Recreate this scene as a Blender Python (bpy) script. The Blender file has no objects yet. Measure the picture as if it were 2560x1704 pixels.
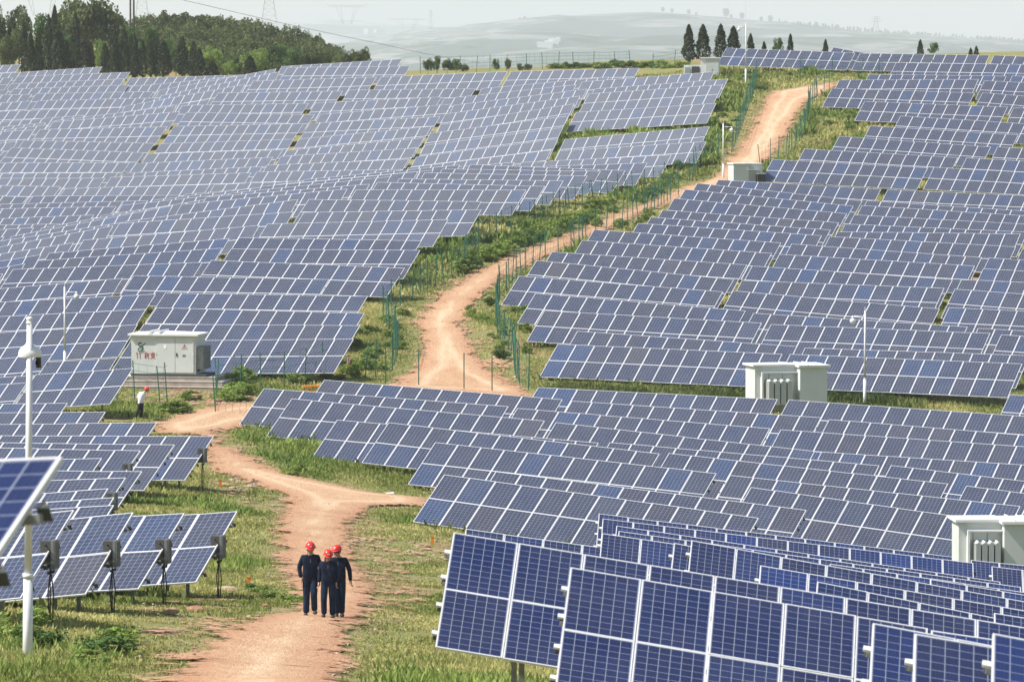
import bpy, bmesh, math, random
import numpy as np
from mathutils import Matrix, Vector
R=math.radians
S=bpy.context.scene
COL=S.collection
# ---- camera ---------------------------------------------------------------------------------------
cd=bpy.data.cameras.new('camera'); cam=bpy.data.objects.new('camera',cd); COL.objects.link(cam)
cd.sensor_width=36; cd.lens=14222.0/2560*36; cd.clip_end=30000; cd.clip_start=1
cam.location=(0,0,20); cam.rotation_euler=(R(90)-math.atan((852-90)/14222),0,0)
cd.dof.use_dof=True; cd.dof.focus_distance=190; cd.dof.aperture_fstop=7.5
S.camera=cam
# ---- sky, sun, exposure ---------------------------------------------------------------------------
SUN=Vector((-.980*math.cos(R(50)),-.200*math.cos(R(50)),math.sin(R(50))))
w=bpy.data.worlds.new('World'); S.world=w; w.use_nodes=True
nt=w.node_tree; bg=nt.nodes['Background']; sky=nt.nodes.new('ShaderNodeTexSky')
sky.sky_type='NISHITA'; sky.sun_disc=False; sky.sun_elevation=R(50); sky.sun_rotation=math.atan2(SUN.x,SUN.y)%(2*math.pi)
sky.air_density=1.3; sky.dust_density=2.0; sky.ozone_density=1.0
nt.links.new(sky.outputs[0],bg.inputs[0]); bg.inputs[1].default_value=0.10
sd=bpy.data.lights.new('sun','SUN'); so=bpy.data.objects.new('sun',sd); COL.objects.link(so)
sd.energy=5.0; sd.angle=R(.53); sd.color=(1,.955,.89); so.rotation_euler=SUN.to_track_quat('Z','Y').to_euler()
S.view_settings.view_transform='Standard'; S.view_settings.look='None'; S.view_settings.gamma=1
S.view_settings.exposure=0.50
S.cycles.volume_bounces=1; S.cycles.max_bounces=6; S.cycles.transparent_max_bounces=24
HAZE=8.5e-5
rnd=random.Random(7); nr=np.random.default_rng(7)
# ---- helpers ----------------------------------------------------------------------------------------
def tag(o,label=None,cat=None,group=None,kind=None):
    if label: o['label']=label
    if cat: o['category']=cat
    if group: o['group']=group
    if kind: o['kind']=kind
    return o
def empty(name,loc,rz=0,**k):
    o=bpy.data.objects.new(name,None); COL.objects.link(o); o.location=loc; o.rotation_euler=(0,0,rz); o.empty_display_size=.2
    return tag(o,**k)
def link(name,me,parent=None,**k):
    o=bpy.data.objects.new(name,me); COL.objects.link(o)
    if parent is not None: o.parent=parent
    return tag(o,**k)
class MB:
    def __init__(s): s.v=[]; s.f=[]; s.m=[]
    def add(s,vs,fs,mi=0):
        b=len(s.v); s.v+= [tuple(v) for v in vs]; s.f+=[tuple(b+i for i in f) for f in fs]; s.m+=[mi]*len(fs); return s
    def box(s,a,b,mi=0,M=None):
        x0,y0,z0=a; x1,y1,z1=b
        vs=[(x0,y0,z0),(x1,y0,z0),(x1,y1,z0),(x0,y1,z0),(x0,y0,z1),(x1,y0,z1),(x1,y1,z1),(x0,y1,z1)]
        if M is not None: vs=[M@Vector(v) for v in vs]
        return s.add(vs,[(0,3,2,1),(4,5,6,7),(0,1,5,4),(1,2,6,5),(2,3,7,6),(3,0,4,7)],mi)
    def tube(s,p,q,r,r2=None,n=8,mi=0,cap=True):
        p=Vector(p);q=Vector(q);r2=r if r2 is None else r2
        d=(q-p).normalized(); a=d.orthogonal().normalized(); b=d.cross(a)
        vs=[];
        for c,rr in ((p,r),(q,r2)):
            for i in range(n):
                t=2*math.pi*i/n; vs.append(c+a*math.cos(t)*rr+b*math.sin(t)*rr)
        fs=[(i,(i+1)%n,n+(i+1)%n,n+i) for i in range(n)]
        if cap: fs+=[tuple(range(n))[::-1],tuple(range(n,2*n))]
        return s.add(vs,fs,mi)
    def ball(s,c,r,sc=(1,1,1),n=10,mi=0,z0=-1,z1=1):
        vs=[];fs=[];m=n//2+1
        for j in range(m+1):
            z=z0+(z1-z0)*j/m; a=math.asin(max(-1,min(1,z))); 
            for i in range(n):
                t=2*math.pi*i/n; vs.append((c[0]+r*sc[0]*math.cos(a)*math.cos(t),c[1]+r*sc[1]*math.cos(a)*math.sin(t),c[2]+r*sc[2]*math.sin(a)))
        for j in range(m):
            for i in range(n): fs.append((j*n+i,j*n+(i+1)%n,(j+1)*n+(i+1)%n,(j+1)*n+i))
        return s.add(vs,fs,mi)
    def mesh(s,name,mats,smooth=False):
        me=bpy.data.meshes.new(name); me.from_pydata(s.v,[],s.f)
        for m in (mats if isinstance(mats,(list,tuple)) else [mats]): me.materials.append(m)
        me.polygons.foreach_set('material_index',s.m)
        if smooth: me.polygons.foreach_set('use_smooth',[True]*len(s.f))
        me.update(); return me
    def build(s,name,mats,parent=None,smooth=False,**k): return link(name,s.mesh(name,mats,smooth),parent,**k)
# ---- materials --------------------------------------------------------------------------------------
def mat(name,col=(.5,.5,.5),rough=.6,metal=0,spec=.5):
    m=bpy.data.materials.new(name); m.use_nodes=True; b=m.node_tree.nodes['Principled BSDF']
    b.inputs['Base Color'].default_value=(*col,1); b.inputs['Roughness'].default_value=rough; b.inputs['Metallic'].default_value=metal
    b.inputs['Specular IOR Level'].default_value=spec
    return m
class NG:
    def __init__(s,m): s.t=m.node_tree; s.b=s.t.nodes['Principled BSDF']
    def n(s,typ,ins={},**k):
        o=s.t.nodes.new('ShaderNode'+typ)
        for a,b in k.items(): setattr(o,a,b)
        for a,b in ins.items():
            if isinstance(b,bpy.types.NodeSocket): s.t.links.new(b,o.inputs[a])
            else: o.inputs[a].default_value=b
        return o
    def m(s,op,a,b=0.0,c=None,clamp=False):
        o=s.t.nodes.new('ShaderNodeMath'); o.operation=op; o.use_clamp=clamp
        for i,x in enumerate((a,b) if c is None else (a,b,c)):
            if isinstance(x,bpy.types.NodeSocket): s.t.links.new(x,o.inputs[i])
            else: o.inputs[i].default_value=x
        return o.outputs[0]
    def mix(s,f,a,b):
        o=s.t.nodes.new('ShaderNodeMix'); o.data_type='RGBA'
        for i,x in ((0,f),(6,a),(7,b)):
            if isinstance(x,bpy.types.NodeSocket): s.t.links.new(x,o.inputs[i])
            else: o.inputs[i].default_value=x if i==0 else (*x,1)
        return o.outputs[2]
    def ramp(s,f,stops):
        o=s.t.nodes.new('ShaderNodeValToRGB'); s.t.links.new(f,o.inputs[0]); e=o.color_ramp.elements
        while len(e)<len(stops): e.new(.5)
        for i,(p,c) in enumerate(stops): e[i].position=p; e[i].color=(*c,1) if len(c)==3 else c
        return o.outputs[0]
    def noise(s,co,scale,detail=4,rough=.55,dist=0):
        return s.n('TexNoise',{'Vector':co,'Scale':scale,'Detail':detail,'Roughness':rough,'Distortion':dist}).outputs[0]
    def bump(s,h,strength,dist,to=None):
        o=s.n('Bump',{'Height':h,'Strength':strength,'Distance':dist}); s.t.links.new(o.outputs[0],(to or s.b).inputs['Normal']); return o
    def set(s,k,v): s.t.links.new(v,s.b.inputs[k])
def varied(name,col,col2,scale,rough=.6,bump=0,metal=0,spec=.5):
    m=mat(name,col,rough,metal,spec); g=NG(m); co=g.n('TexCoord').outputs['Object']; f=g.noise(co,scale,5)
    f=g.ramp(f,[(.35,(0,0,0)),(.68,(1,1,1))]); g.set('Base Color',g.mix(f,col,col2))
    if bump: g.bump(g.noise(co,scale*4,3),.5,bump)
    return m
M={}
M['frame']=varied('aluminium_frame',(.74,.74,.74),(.62,.62,.62),3,.42,0,.15)
M['back']=mat('white_backsheet',(.6,.6,.6),.5)
M['steel']=varied('galvanised_steel',(.33,.34,.34),(.22,.23,.24),6,.5,0,.55)
M['dark']=varied('dark_steel',(.06,.065,.06),(.10,.10,.09),8,.6,0,.2)
M['cable']=mat('black_cable',(.015,.015,.016),.5)
M['green']=varied('green_post_paint',(.010,.095,.058),(.02,.13,.08),5,.5)
M['white']=varied('white_pole_paint',(.78,.78,.77),(.66,.67,.67),2.5,.38)
M['cabinet']=varied('pale_grey_cabinet_paint',(.60,.63,.60),(.54,.57,.55),1.1,.45)
M['roofw']=varied('white_roof_paint',(.80,.81,.80),(.70,.71,.70),1.5,.45)
M['seam']=mat('dark_gap',(.05,.055,.055),.7)
M['concrete']=varied('rough_concrete',(.36,.31,.26),(.24,.20,.165),2.2,.9,.03)
M['concedge']=varied('pale_concrete_edge',(.55,.51,.46),(.44,.40,.35),2,.9,.01)
M['stone']=varied('pale_stone',(.46,.36,.27),(.33,.21,.14),3,.9,.05)
M['redsoil']=varied('red_clod',(.28,.12,.07),(.40,.22,.14),4,.95,.05)
M['orange']=mat('orange_plastic',(.85,.25,.02),.45)
M['redlet']=mat('red_lettering',(.45,.05,.05),.6)
M['greenlet']=mat('dark_green_logo_paint',(.01,.09,.06),.6)
M['paper']=mat('white_notice_paper',(.85,.85,.85),.6)
M['ink']=mat('dark_ink',(.04,.04,.04),.7)
M['lens']=mat('dark_glass_dome',(.03,.03,.035),.12)
# solar glass: 6 by 10 cells, pale lines between them, thin bus bars, a little dust, sky sheen painted into the colour
def solar_glass(key,painted_sheen,tint):
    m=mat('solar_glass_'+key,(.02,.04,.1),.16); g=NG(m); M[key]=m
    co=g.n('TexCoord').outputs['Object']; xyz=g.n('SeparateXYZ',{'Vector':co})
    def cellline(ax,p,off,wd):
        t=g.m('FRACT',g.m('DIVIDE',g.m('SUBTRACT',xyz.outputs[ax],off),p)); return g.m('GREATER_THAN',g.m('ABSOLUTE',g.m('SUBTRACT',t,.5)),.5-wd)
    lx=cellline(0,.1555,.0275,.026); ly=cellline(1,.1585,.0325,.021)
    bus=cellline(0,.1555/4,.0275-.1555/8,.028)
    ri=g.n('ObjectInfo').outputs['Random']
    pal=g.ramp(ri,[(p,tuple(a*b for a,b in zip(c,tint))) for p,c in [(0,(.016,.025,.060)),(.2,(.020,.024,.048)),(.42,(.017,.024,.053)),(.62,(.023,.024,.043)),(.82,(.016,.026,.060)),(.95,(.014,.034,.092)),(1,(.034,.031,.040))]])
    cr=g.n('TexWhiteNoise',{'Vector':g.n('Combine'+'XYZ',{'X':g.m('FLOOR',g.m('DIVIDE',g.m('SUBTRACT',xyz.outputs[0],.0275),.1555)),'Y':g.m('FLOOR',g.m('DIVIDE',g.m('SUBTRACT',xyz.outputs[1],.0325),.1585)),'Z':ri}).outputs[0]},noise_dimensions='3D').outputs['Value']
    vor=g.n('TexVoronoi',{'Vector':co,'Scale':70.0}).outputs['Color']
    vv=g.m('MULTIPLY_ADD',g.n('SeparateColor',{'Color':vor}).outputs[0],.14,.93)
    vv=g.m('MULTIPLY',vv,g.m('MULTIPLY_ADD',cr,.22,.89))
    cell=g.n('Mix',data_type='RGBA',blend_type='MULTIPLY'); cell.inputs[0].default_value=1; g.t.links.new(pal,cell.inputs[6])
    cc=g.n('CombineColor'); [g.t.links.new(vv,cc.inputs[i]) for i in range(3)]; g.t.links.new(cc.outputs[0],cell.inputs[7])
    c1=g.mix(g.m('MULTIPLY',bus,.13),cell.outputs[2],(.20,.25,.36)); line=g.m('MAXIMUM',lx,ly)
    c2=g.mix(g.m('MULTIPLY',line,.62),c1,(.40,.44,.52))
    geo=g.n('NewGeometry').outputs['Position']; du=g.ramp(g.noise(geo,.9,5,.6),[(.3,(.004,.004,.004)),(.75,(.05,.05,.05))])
    c2=g.mix(painted_sheen,c2,(.36,.385,.42)); c3=g.mix(du,c2,(.42,.40,.37)); g.set('Base Color',c3)  # first mix paints reflected sky into the base colour, second is dust
    g.set('Roughness',g.m('MULTIPLY_ADD',du,1.2,.12)); g.b.inputs['IOR'].default_value=1.45
solar_glass('painted_sheen_none',.0,(.5,.72,1.35)); M['painted_sheen_none'].node_tree.nodes['Principled BSDF'].inputs['IOR'].default_value=1.33; solar_glass('glass',.045,(1,1,1.05)); solar_glass('painted_sheen_full',.22,(1.05,1.03,1.0)); solar_glass('painted_sheen_half',.13,(1,1,1.02))  # copies of one glass, differing in how much sky sheen is painted in
# ---- where the solar tables stand: corner points of their top edges -------------------------------
FR = dict(A=(0,100,3.681),B=(600,100,3.681),C=(1200,100,3.681),D=(1800,100,3.1),E=(0,460,3.681),F=(560,460,3.681),
 G=(1120,440,3.272),H=(1800,460,3.1),I=(0,820,3.681),J=(560,820,3.267),K=(1240,820,3.267),L=(1880,800,3.135),
 M=(0,1200,3.111),O=(1060,1200,3.111),P=(1780,1200,3.0205),a=(300,160,5.8075),b=(0,160,5.8075),c=(0,400,5.8075),
 d=(350,420,5.8075),e=(1100,380,5.8075),s=(0,0,1))
# row | frame x y | frame x y | modules between the points | F full, L anchored left, R anchored right | modules in table
WEST = """-7 b 48 18 b 310 5 2 R 12
-6 b 300 120 b 1487 40 9 R 12
-5 b 50 203 b 190 200 1 R 12
-5 b 255 180 b 1893 118 12 F 12
-4 b -15 303 b 118 300 1 R 12
-4 A 100 403 A 1145 357 12 F 12
-4 a 145 205 a 1390 170 9 L 12
-3 b 0 378 b 135 375 1 R 12
-3 A 125 450 A 1187 413 12 F 12
-3 a 50 330 a 600 290 4 F 4
-3 a 608 288 a 1440 202 6 L 12
-2 b 40 450 b 465 440 3 R 12
-2 A 335 493 A 1415 473 12 F 12
-2 a 575 380 a 2270 70 12 F 12
-2 B 385 243 B 1492 175 12 F 12
-1 b 30 562 b 465 535 3 R 12
-1 A 350 558 A 1430 533 12 F 12
-1 a 600 460 a 2323 110 12 F 12
-1 B 440 253 B 1568 240 12 F 12
0 b 140 685 b 1755 632 11 R 12
0 a 75 612 a 1815 295 12 F 12
0 B 123 377 B 1258 340 12 F 12
0 B 1300 340 C 255 290 12 F 12
0 C 285 290 C 1468 258 12 F 12
1 b 625 790 b 1225 742 4 R 12
1 a 870 578 a 1310 512 3 R 12
1 B -201 487 B 947 470 12 F 12
1 B 1005 460 B 2168 447 12 F 12
1 C 15 447 C 1185 340 12 F 12
2 b 62 912 b 665 852 4 R 12
2 b 785 825 b 2567 605 12 F 12
2 B -531 601 B 632 582 12 F 12
2 B 695 580 B 1855 523 12 F 12
2 C -330 540 C 887 410 12 F 12
2 C 940 385 C 2158 292 12 F 12
3 b 90 950 b 690 880 4 R 12
3 b 770 840 b 2617 690 12 F 12
3 B -493 666 B 687 687 12 F 12
3 B 740 683 B 1945 590 12 F 12
3 C -240 600 C 985 450 12 F 12
3 C 1055 450 C 2283 358 12 F 12
4 b 190 972 b 500 957 2 R 12
4 b 580 950 b 2432 910 12 F 12
4 B -607 794 B 585 768 12 F 12
4 B 640 765 B 1842 705 12 F 12
4 C -318 680 C 922 515 12 F 12
4 C 1000 495 C 2235 412 12 F 12
5 b 95 1138 b 255 1122 1 R 12
5 b 350 1105 b 2250 1150 12 F 12
5 B -730 953 B 497 912 12 F 12
5 B 545 910 B 1762 795 12 F 12
5 C -363 780 C 870 585 12 F 12
5.7 C 885 665 C 2175 583 12 F 12
6 b -100 1262 b 60 1258 1 R 12
6 b 165 1213 b 2090 1285 12 F 12
6 B -845 1045 B 395 1010 12 F 12
6 B 430 1015 B 1695 900 12 F 12
6 C -458 858 C 815 698 12 F 12
7 c 85 40 c 1885 38 11 R 12
7 B -955 1134 B 305 1078 12 F 12
7 B 375 1070 B 1630 993 12 F 12
7 C -508 970 C 765 805 12 F 12
8 c 40 195 c 1715 180 10 R 12
8 c 1795 190 B 210 1163 12 F 12
8 B 250 1150 B 1555 1097 12 F 12
8 C -588 1075 C 720 910 12 F 12
8 C 780 915 C 2115 795 12 F 12
9 c 10 262 c 1530 262 9 R 12
9 c 1610 248 B 105 1220 12 F 12
9 B 155 1212 B 1480 1190 12 F 12
9 C -660 1172 C 655 1012 12 F 12
9 C 735 1020 C 2085 933 12 F 12
10 c 30 368 c 885 385 5 R 12
10 c 945 412 d 1020 238 12 F 12
10 d 1085 238 s 905 446 12 F 12
10 s 914 434 s 1286.8 405.5 12 F 12
10 C 382 1125 C 1762 1057 12 F 12
11 c 52 522 c 405 532 2 R 12
11 c 480 522 d 575 394 12 F 12
11 s 460 486 s 835 452 12 F 12
11 s 845 448 s 1222 420 12 F 12
11 C 950 1150 C 1540 1130 5 R 12
12 c 15 638 c 2150 588 12 F 12
12 s 380 500 s 752 457 12 F 12
12 s 760 449 s 1150 412 12 F 12
12 e 445 180 e 2692 267 12 F 12
13 c 50 705 c 1690 672 9 R 12
13 s 304.8 512.8 s 683 472 12 F 12
13 s 695 461 s 1083.6 424.6 12 F 12
13 e 35 243 e 2335 278 12 F 12
14 c 60 845 c 1365 795 7 R 12
14 s 253 537.8 s 645 481 12 F 12
14 d 1765 265 s 1045.5 428.7 12 F 12
14 e -222 299 e 2143 345 12 F 12
15 c 105 938 c 875 925 4 R 12
15 s 165 560 s 561 489 12 F 12
15 d 1295 365 s 976.3 441 12 F 12
15 e -592 386 e 1795 415 12 F 12
16 c 105 1000 c 495 978 2 R 12
16 s 103.3 569.6 s 499.8 500 12 F 12
16 d 965 418 s 924.6 460 12 F 12
16 e -908 437 e 1525 497 12 F 12
17 c -130 1118 c 65 1112 1 R 12
17 s 28.4 591 s 431.8 513.8 12 F 12
17 s 454.2 510.4 s 868.9 471.7 12 F 12
17 e -1219 544 e 1255 552 12 F 12
18 s -110 619 s 308 555.5 12 F 12
18 s 314 553 s 746 498.3 12 F 12
18 e -1905 685 e 605 718 12 F 12
19 s -145 644 s 283.3 563.6 12 F 12
19 s 298.8 557.8 s 734.8 529.3 12 F 12
19 s 759.7 530.6 s 1204.2 523.8 12 F 12
20 s -248 673 s 184.2 605.8 12 F 12
20 s 209.2 599.7 s 649.6 562.9 12 F 12
20 s 668.7 559.2 s 1121 548.3 12 F 12
21 s -335 705 s 103 636 12 F 12
21 s 123 632.5 s 573.8 595.6 12 F 12
21 F 140 490 F 1820 520 12 F 12
22 s -390 735 s 62.9 658.3 12 F 12
22 s 96.4 650.5 s 556.6 619.7 12 F 12
22 F 65 595 F 1808 608 12 F 12
23 s -460 745 s 8 684 12 F 12
23 s 32.6 673 s 506.7 655 12 F 12
23 F -116 700 F 1665 770 12 F 12
24 s -179 736 s 307 695 12 F 12
24 F -831 840 F 970 875 12 F 12
25 s -108 760 s 389.8 734.4 12 F 12
25 F -541 1000 F 1325 1030 12 F 12
26 s -142 797 s 365.4 772.4 12 F 12
26 F -621 1135 F 1295 1187 12 F 12
27 s -170 841 s 345 810.4 12 F 12
27 F 92 1292 F 1255 1298 7 R 12
28 s -235 925 s 293 894 12 F 12
28 J 150 95 J 1062 87 6 R 12"""
EAST = """-1 D 880 57 D 960 72 1 L 5
0 D 50 62 D 1050 100 12 F 12
0 D 1085 103 D 2090 118 12 F 12
0 D 2125 118 D 2295 125 2 L 12
1 D 1365 175 D 2245 188 10 L 12
2 D 1155 265 D 2220 280 12 F 12
2 D 2265 278 D 2356 280 1 L 12
3 D 925 310 D 2005 305 12 F 12
3 D 2050 315 D 2325 328 3 L 12
4 D 868 373 D 1975 410 12 F 12
4 D 2035 408 D 2310 430 3 L 12
5 D 1120 475 D 2230 520 12 F 12
5 D 2275 525 D 2370 528 1 L 12
6 D 1400 588 D 2370 648 10 L 12
7 D 1165 665 D 2313 735 12 F 12
8 D 925 745 D 2100 828 12 F 12
8 D 2150 828 D 2345 838 2 L 12
9 D 655 843 D 1845 910 12 F 12
9 D 1910 912 D 2325 935 4 L 12
10 D 408 925 D 1612 990 12 F 12
10 D 1660 985 D 2290 1020 6 L 12
11 G 2210 30 D 1250 1155 12 F 12
11 H 1300 43 H 2275 85 9 L 12
12 G 2040 57 H 1105 130 12 F 12
12 H 1140 128 H 2320 205 10.5 L 12
13 G 1940 108 H 1035 170 12 F 12
13 H 1100 165 H 2215 235 10 L 12
14 G 1850 182 H 985 228 12 F 12
14 H 1040 238 H 2300 305 11 L 12
15 G 1755 277 H 922 298 12 F 12
15 H 970 308 H 2150 360 10 L 12
16 G 1660 335 H 858 355 12 F 12
16 H 910 368 H 2330 385 12 F 12
17 G 1555 385 H 790 398 12 F 12
17 H 850 405 H 2295 485 12 F 12
17 H 2345 498 H 2470 510 1 L 12
18 G 1195 437 H 475 455 12 F 12
18 H 555 463 H 2030 568 12 F 12
18 H 2085 570 H 2325 585 2 L 12
19 G 1098 525 H 403 535 12 F 12
19 H 460 543 H 1975 632 12 F 12
19 H 2040 655 H 2290 668 2 L 12
20 G 850 618 H 210 625 12 F 12
20 H 250 633 H 1805 738 12 F 12
20 H 1870 738 H 2260 755 3 L 12
21 G 725 688 G 2340 845 12 F 12
21 H 170 745 H 1740 805 12 F 12
21 H 1820 812 H 2356 850 4 L 12
22 G 582 815 G 2250 945 12 F 12
22 H 100 825 H 1705 965 12 F 12
22 H 1775 955 H 2310 980 4 L 12
23 G 715 958 G 2436 1100 12 F 12
23 H 260 998 H 1920 1105 12 F 12
23 H 2000 1115 H 2270 1130 2 L 12
24 G 790 1098 G 2568 1200 12 F 12
24 H 395 1085 H 2095 1155 12 F 12
24 H 2180 1165 H 2330 1175 1 L 12
25 K 665 22 L 355 205 12 F 12
25 L 415 215 L 2030 270 11 L 12
26 K 505 128 K 2340 210 12 F 12
26 L 300 265 L 2120 340 12 F 12"""
MID = """-2 L 2020 582 L 2170 592 1 L 12
-1 K 345 482 K 2303 580 12 F 12
-1 L 290 622 L 2050 745 11 L 12
0 J 820 420 K 545 580 12 F 12
0 K 620 592 K 2658 728 12 F 12
0 L 605 775 L 2100 895 9 L 12
1 J 325 490 J 2325 637 12 F 12
1 K 175 652 K 2240 818 12 F 12
1 L 225 855 L 2080 985 11 L 12
2 J 553 575 J 2621 755 12 F 12
2 K 490 768 K 2607 1003 12 F 12
2 L 545 1030 L 2120 1130 9 L 12
3 J 925 745 J 3061 935 12 F 12
3 K 930 930 K 3133 1119 12 F 12
3 L 1090 1135 L 1980 1240 5 L 12
4 J 1345 768 J 3560 1022 12 F 12
4 K 1412 1018 K 3695 1268 12 F 12
4 L 1680 1295 L 2030 1340 2 L 12
5 J 1725 930 J 4024 1182 12 F 12
5 K 1912 1198 K 4284 1451 12 F 12
6 P 295 50 P 1790 262 8 L 12
7 K 0 1168 K 2538 1482 12 F 12
8 s 1111 1184.8 s 1897.5 1293.4 12 F 12"""
LOW = """0 I 165 265 I 485 238 2 R 12
1 I 330 425 I 1228 367 5 F 5
1 I 0 450 I 318 432 1.9 R 12
2 I 85 510 I 255 497 1 R 12
3 I 40 693 I 625 688 3 R 12
4 I 185 773 I 975 768 4 R 12
5 I 205 880 I 1447 865 6 R 12
6 I 30 985 I 1970 992 9 R 12
7 I 50 1050 I 1612 1070 7 R 12
8 I 140 1100 I 1297 1125 5 R 12
9 I 700 1197 I 940 1192 1 R 8
10 I 780 1310 I 1312 1315 2 R 12
11 I 620 1390 I 1162 1372 2 R 8
12 I 715 1490 I 1000 1470 1 R 8
13 M 380 163 M 892 130 2 R 8
14 M 625 205 M 890 190 1 R 6
15 M 1555 258 M 1850 237 1 R 5
16 M 1137 270 M 1440 253 1 R 5
17 M 720 280 M 1043 247 1 R 5
18 M 270 260 M 580 228 1 R 4"""
# depth given directly (front group): depth frame x y frame x y k mode n
NEAR = """195 O 1360 258 P 1820 575 12 F 12
191 P 1955 600 P 2170 622 1 L 6
186 O 1390 295 P 1975 622 12 F 12
183 P 2112 648 P 2345 675 1 L 6
179.5 O 1497 350 P 2180 765 12 F 12
171 O 1515 390 P 2335 805 12 F 12
160 P 890 628 P 1145 665 1 L 8
153 P 1650 745 P 2200 835 2 L 6
149 O 325 375 O 1235 500 3 L 4
144.5 O 1385 410 O 1690 455 1 L 5
134 O 1945 485 O 2080 510 .4 L 3
126.5 P -155 451 P 1890 825 6 L 8
118.7 P 365 638 P 2190 950 5 L 7
112 P 795 760 P 1955 995 3 L 6
105 P 2130 1000 P 2356 1035 .55 L 4
88.6 O 230 400 P 2000 1045 8 L 12
81.6 O 1140 670 P 1635 1112 5 F 5
79.5 P 1655 1128 P 2110 1193 .85 L 4
68.4 s 2182.3 1554.3 s 2392 1594 1 L 4
62.7 P 1530 1150 P 2110 1250 .84 L 4
58.4 P 2120 1150 P 2356 1195 .32 L 3
33.5 s -240 1155 s 160.3 1137.8 1 R 4"""
HZ=90.0; FX=14222.0; CAMZ=20.0
PITCH=math.atan((852-HZ)/FX)
def ray(u,v):
    x=(u-1280)/FX; z=-(v-852)/FX
    return np.array([x, math.cos(PITCH)+z*math.sin(PITCH), -math.sin(PITCH)+z*math.cos(PITCH)])
CAM=np.array([0,0,CAMZ])
def proj(p):
    x,y,z=p[0],p[1],p[2]-CAMZ
    d=y*math.cos(PITCH)-z*math.sin(PITCH); h=y*math.sin(PITCH)+z*math.cos(PITCH)
    return 1280+FX*x/d, 852-FX*h/d
def P3(f,x,y):
    a=FR[f]; return a[0]+x/a[2], a[1]+y/a[2]
MW=1.012
def parse(txt):
    out=[]
    for l in txt.split('\n'):
        t=l.split(); r=float(t[0]); p=P3(t[1],float(t[2]),float(t[3])); q=P3(t[4],float(t[5]),float(t[6]))
        k=float(t[7]); n=int(t[9]); p=np.array(p); q=np.array(q)
        if t[8]=='L': q=p+(q-p)*n/k
        elif t[8]=='R': p=q+(p-q)*n/k
        out.append(dict(r=r,p=p,q=q,n=n,k=k))
    return out
def on_line(uv,c,tp):      # point of the pixel ray on the vertical plane y = c - x*tan(phi)
    r=ray(*uv); t=c/(r[1]+r[0]*tp); return CAM+r*t
def solve_c(p,q,W,tp):
    lo,hi=20,1200
    for _ in range(50):
        c=(lo+hi)/2
        if np.linalg.norm(on_line(p,c,tp)-on_line(q,c,tp))<W: lo=c
        else: hi=c
    return c
# ---- fit the rows in plan, then place every table -------------------------------------------------
TB=[]
def fit(txt,phi,grp,deg,tilt):
    T=parse(txt); tp=math.tan(R(phi))
    for t in T: t['c']=solve_c(t['p'],t['q'],t['n']*MW,tp); t['w']=min(t['k'],12)**1.2
    rr=np.array([t['r'] for t in T]); cc=np.array([t['c'] for t in T]); ww=np.array([t['w'] for t in T])
    m=rr.mean(); s=rr.std(); co=np.polyfit((rr-m)/s,np.log(cc),deg,w=ww)
    for _ in range(2):
        res=np.abs(np.polyval(co,(rr-m)/s)-np.log(cc)); co=np.polyfit((rr-m)/s,np.log(cc),deg,w=ww/(1+(res/.015)**2))
    for t in T:
        c=math.exp(np.polyval(co,(t['r']-m)/s)); place(t,c,tp,grp,tilt)
def place(t,c,tp,grp,tilt):
    a=on_line(t['p'],c,tp); b=on_line(t['q'],c,tp); W=np.linalg.norm(b-a); e=(b-a)/W
    h=np.array([e[1],-e[0],0]); h/=np.linalg.norm(h); Z=np.array([0,0,1.]); gg=-(Z-Z.dot(e)*e); gg/=np.linalg.norm(gg)
    d=math.cos(R(tilt))*h+math.sin(R(tilt))*gg
    TB.append(dict(a=a,e=e,d=d,n=t['n'],w=W/t['n'],grp=grp,r=t['r'],nrm=np.cross(d,e),h=h,c=c))
fit(WEST,19.5,'W',4,28.5); fit(EAST,18.5,'E',4,27.8); fit(MID,19,'M',3,27.3); fit(LOW,20,'L',3,27)
for l in NEAR.split('\n'):
    D,rest=l.split(' ',1); t=parse('0 '+rest)[0]; place(t,float(D),math.tan(R(20)) if float(D)<40 else 0.0,'N' if float(D)>40 else 'X',27)
LT=3.32
# ---- terrain ----------------------------------------------------------------------------------------
pts=[]
for t in TB:
    if t['grp']=='X': continue
    for k in range(5):
        p=t['a']+t['e']*t['w']*t['n']*(k+.5)/5+t['d']*LT*.5; pts.append((p[0],p[1],p[2]-1.0))
def gp(u,v,D,dz=0):
    r=ray(u,v); p=CAM+r*(D/r[1]); pts.append((p[0],p[1],p[2]+dz))
for u,v,D in [(300,1715,100),(600,1704,98),(900,1704,96),(1150,1710,92),(70,1655,108),(-200,1600,112),(790,1540,139),(700,1530,139),(900,1520,139),(560,1490,139),
  (600,1300,168),(1000,1330,160),(760,1250,186),(1050,1262,188),(900,1400,148),(1100,1500,126),(1250,1840,80),(700,1230,196),
  (1300,158,520),(1600,152,532),(1780,185,505),(1850,150,545),(2100,140,560),(2400,138,570),(1050,168,560),(1200,160,560),(1450,156,560),
  (-100,182,600),(150,182,600),(400,186,600),(650,182,600),(900,160,600),(-300,185,600),(350,975,257),(345,1047,241),(480,1000,250)]: gp(u,v,D)
for x,y,z in [(-60,30,13),(60,30,11.5),(0,30,14),(0,5,16),(30,60,11.6),(-30,60,13.2),(60,80,8),(-60,80,12),(-30,90,9.8),
  (0,690,9),(50,680,7),(100,700,7),(-60,800,14),(0,800,2),(100,800,0),(-130,660,16),(-130,400,6),(-130,250,4),(130,250,2),(150,450,6)]: pts.append((x,y,z))
OUT=[(-200,20),(0,30),(120,22),(200,30),(300,48),(346,53),(391,39),(469,39),(542,41),(636,59),(693,73),(754,81),(795,100),(839,122),(860,140),(900,150)]
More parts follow.
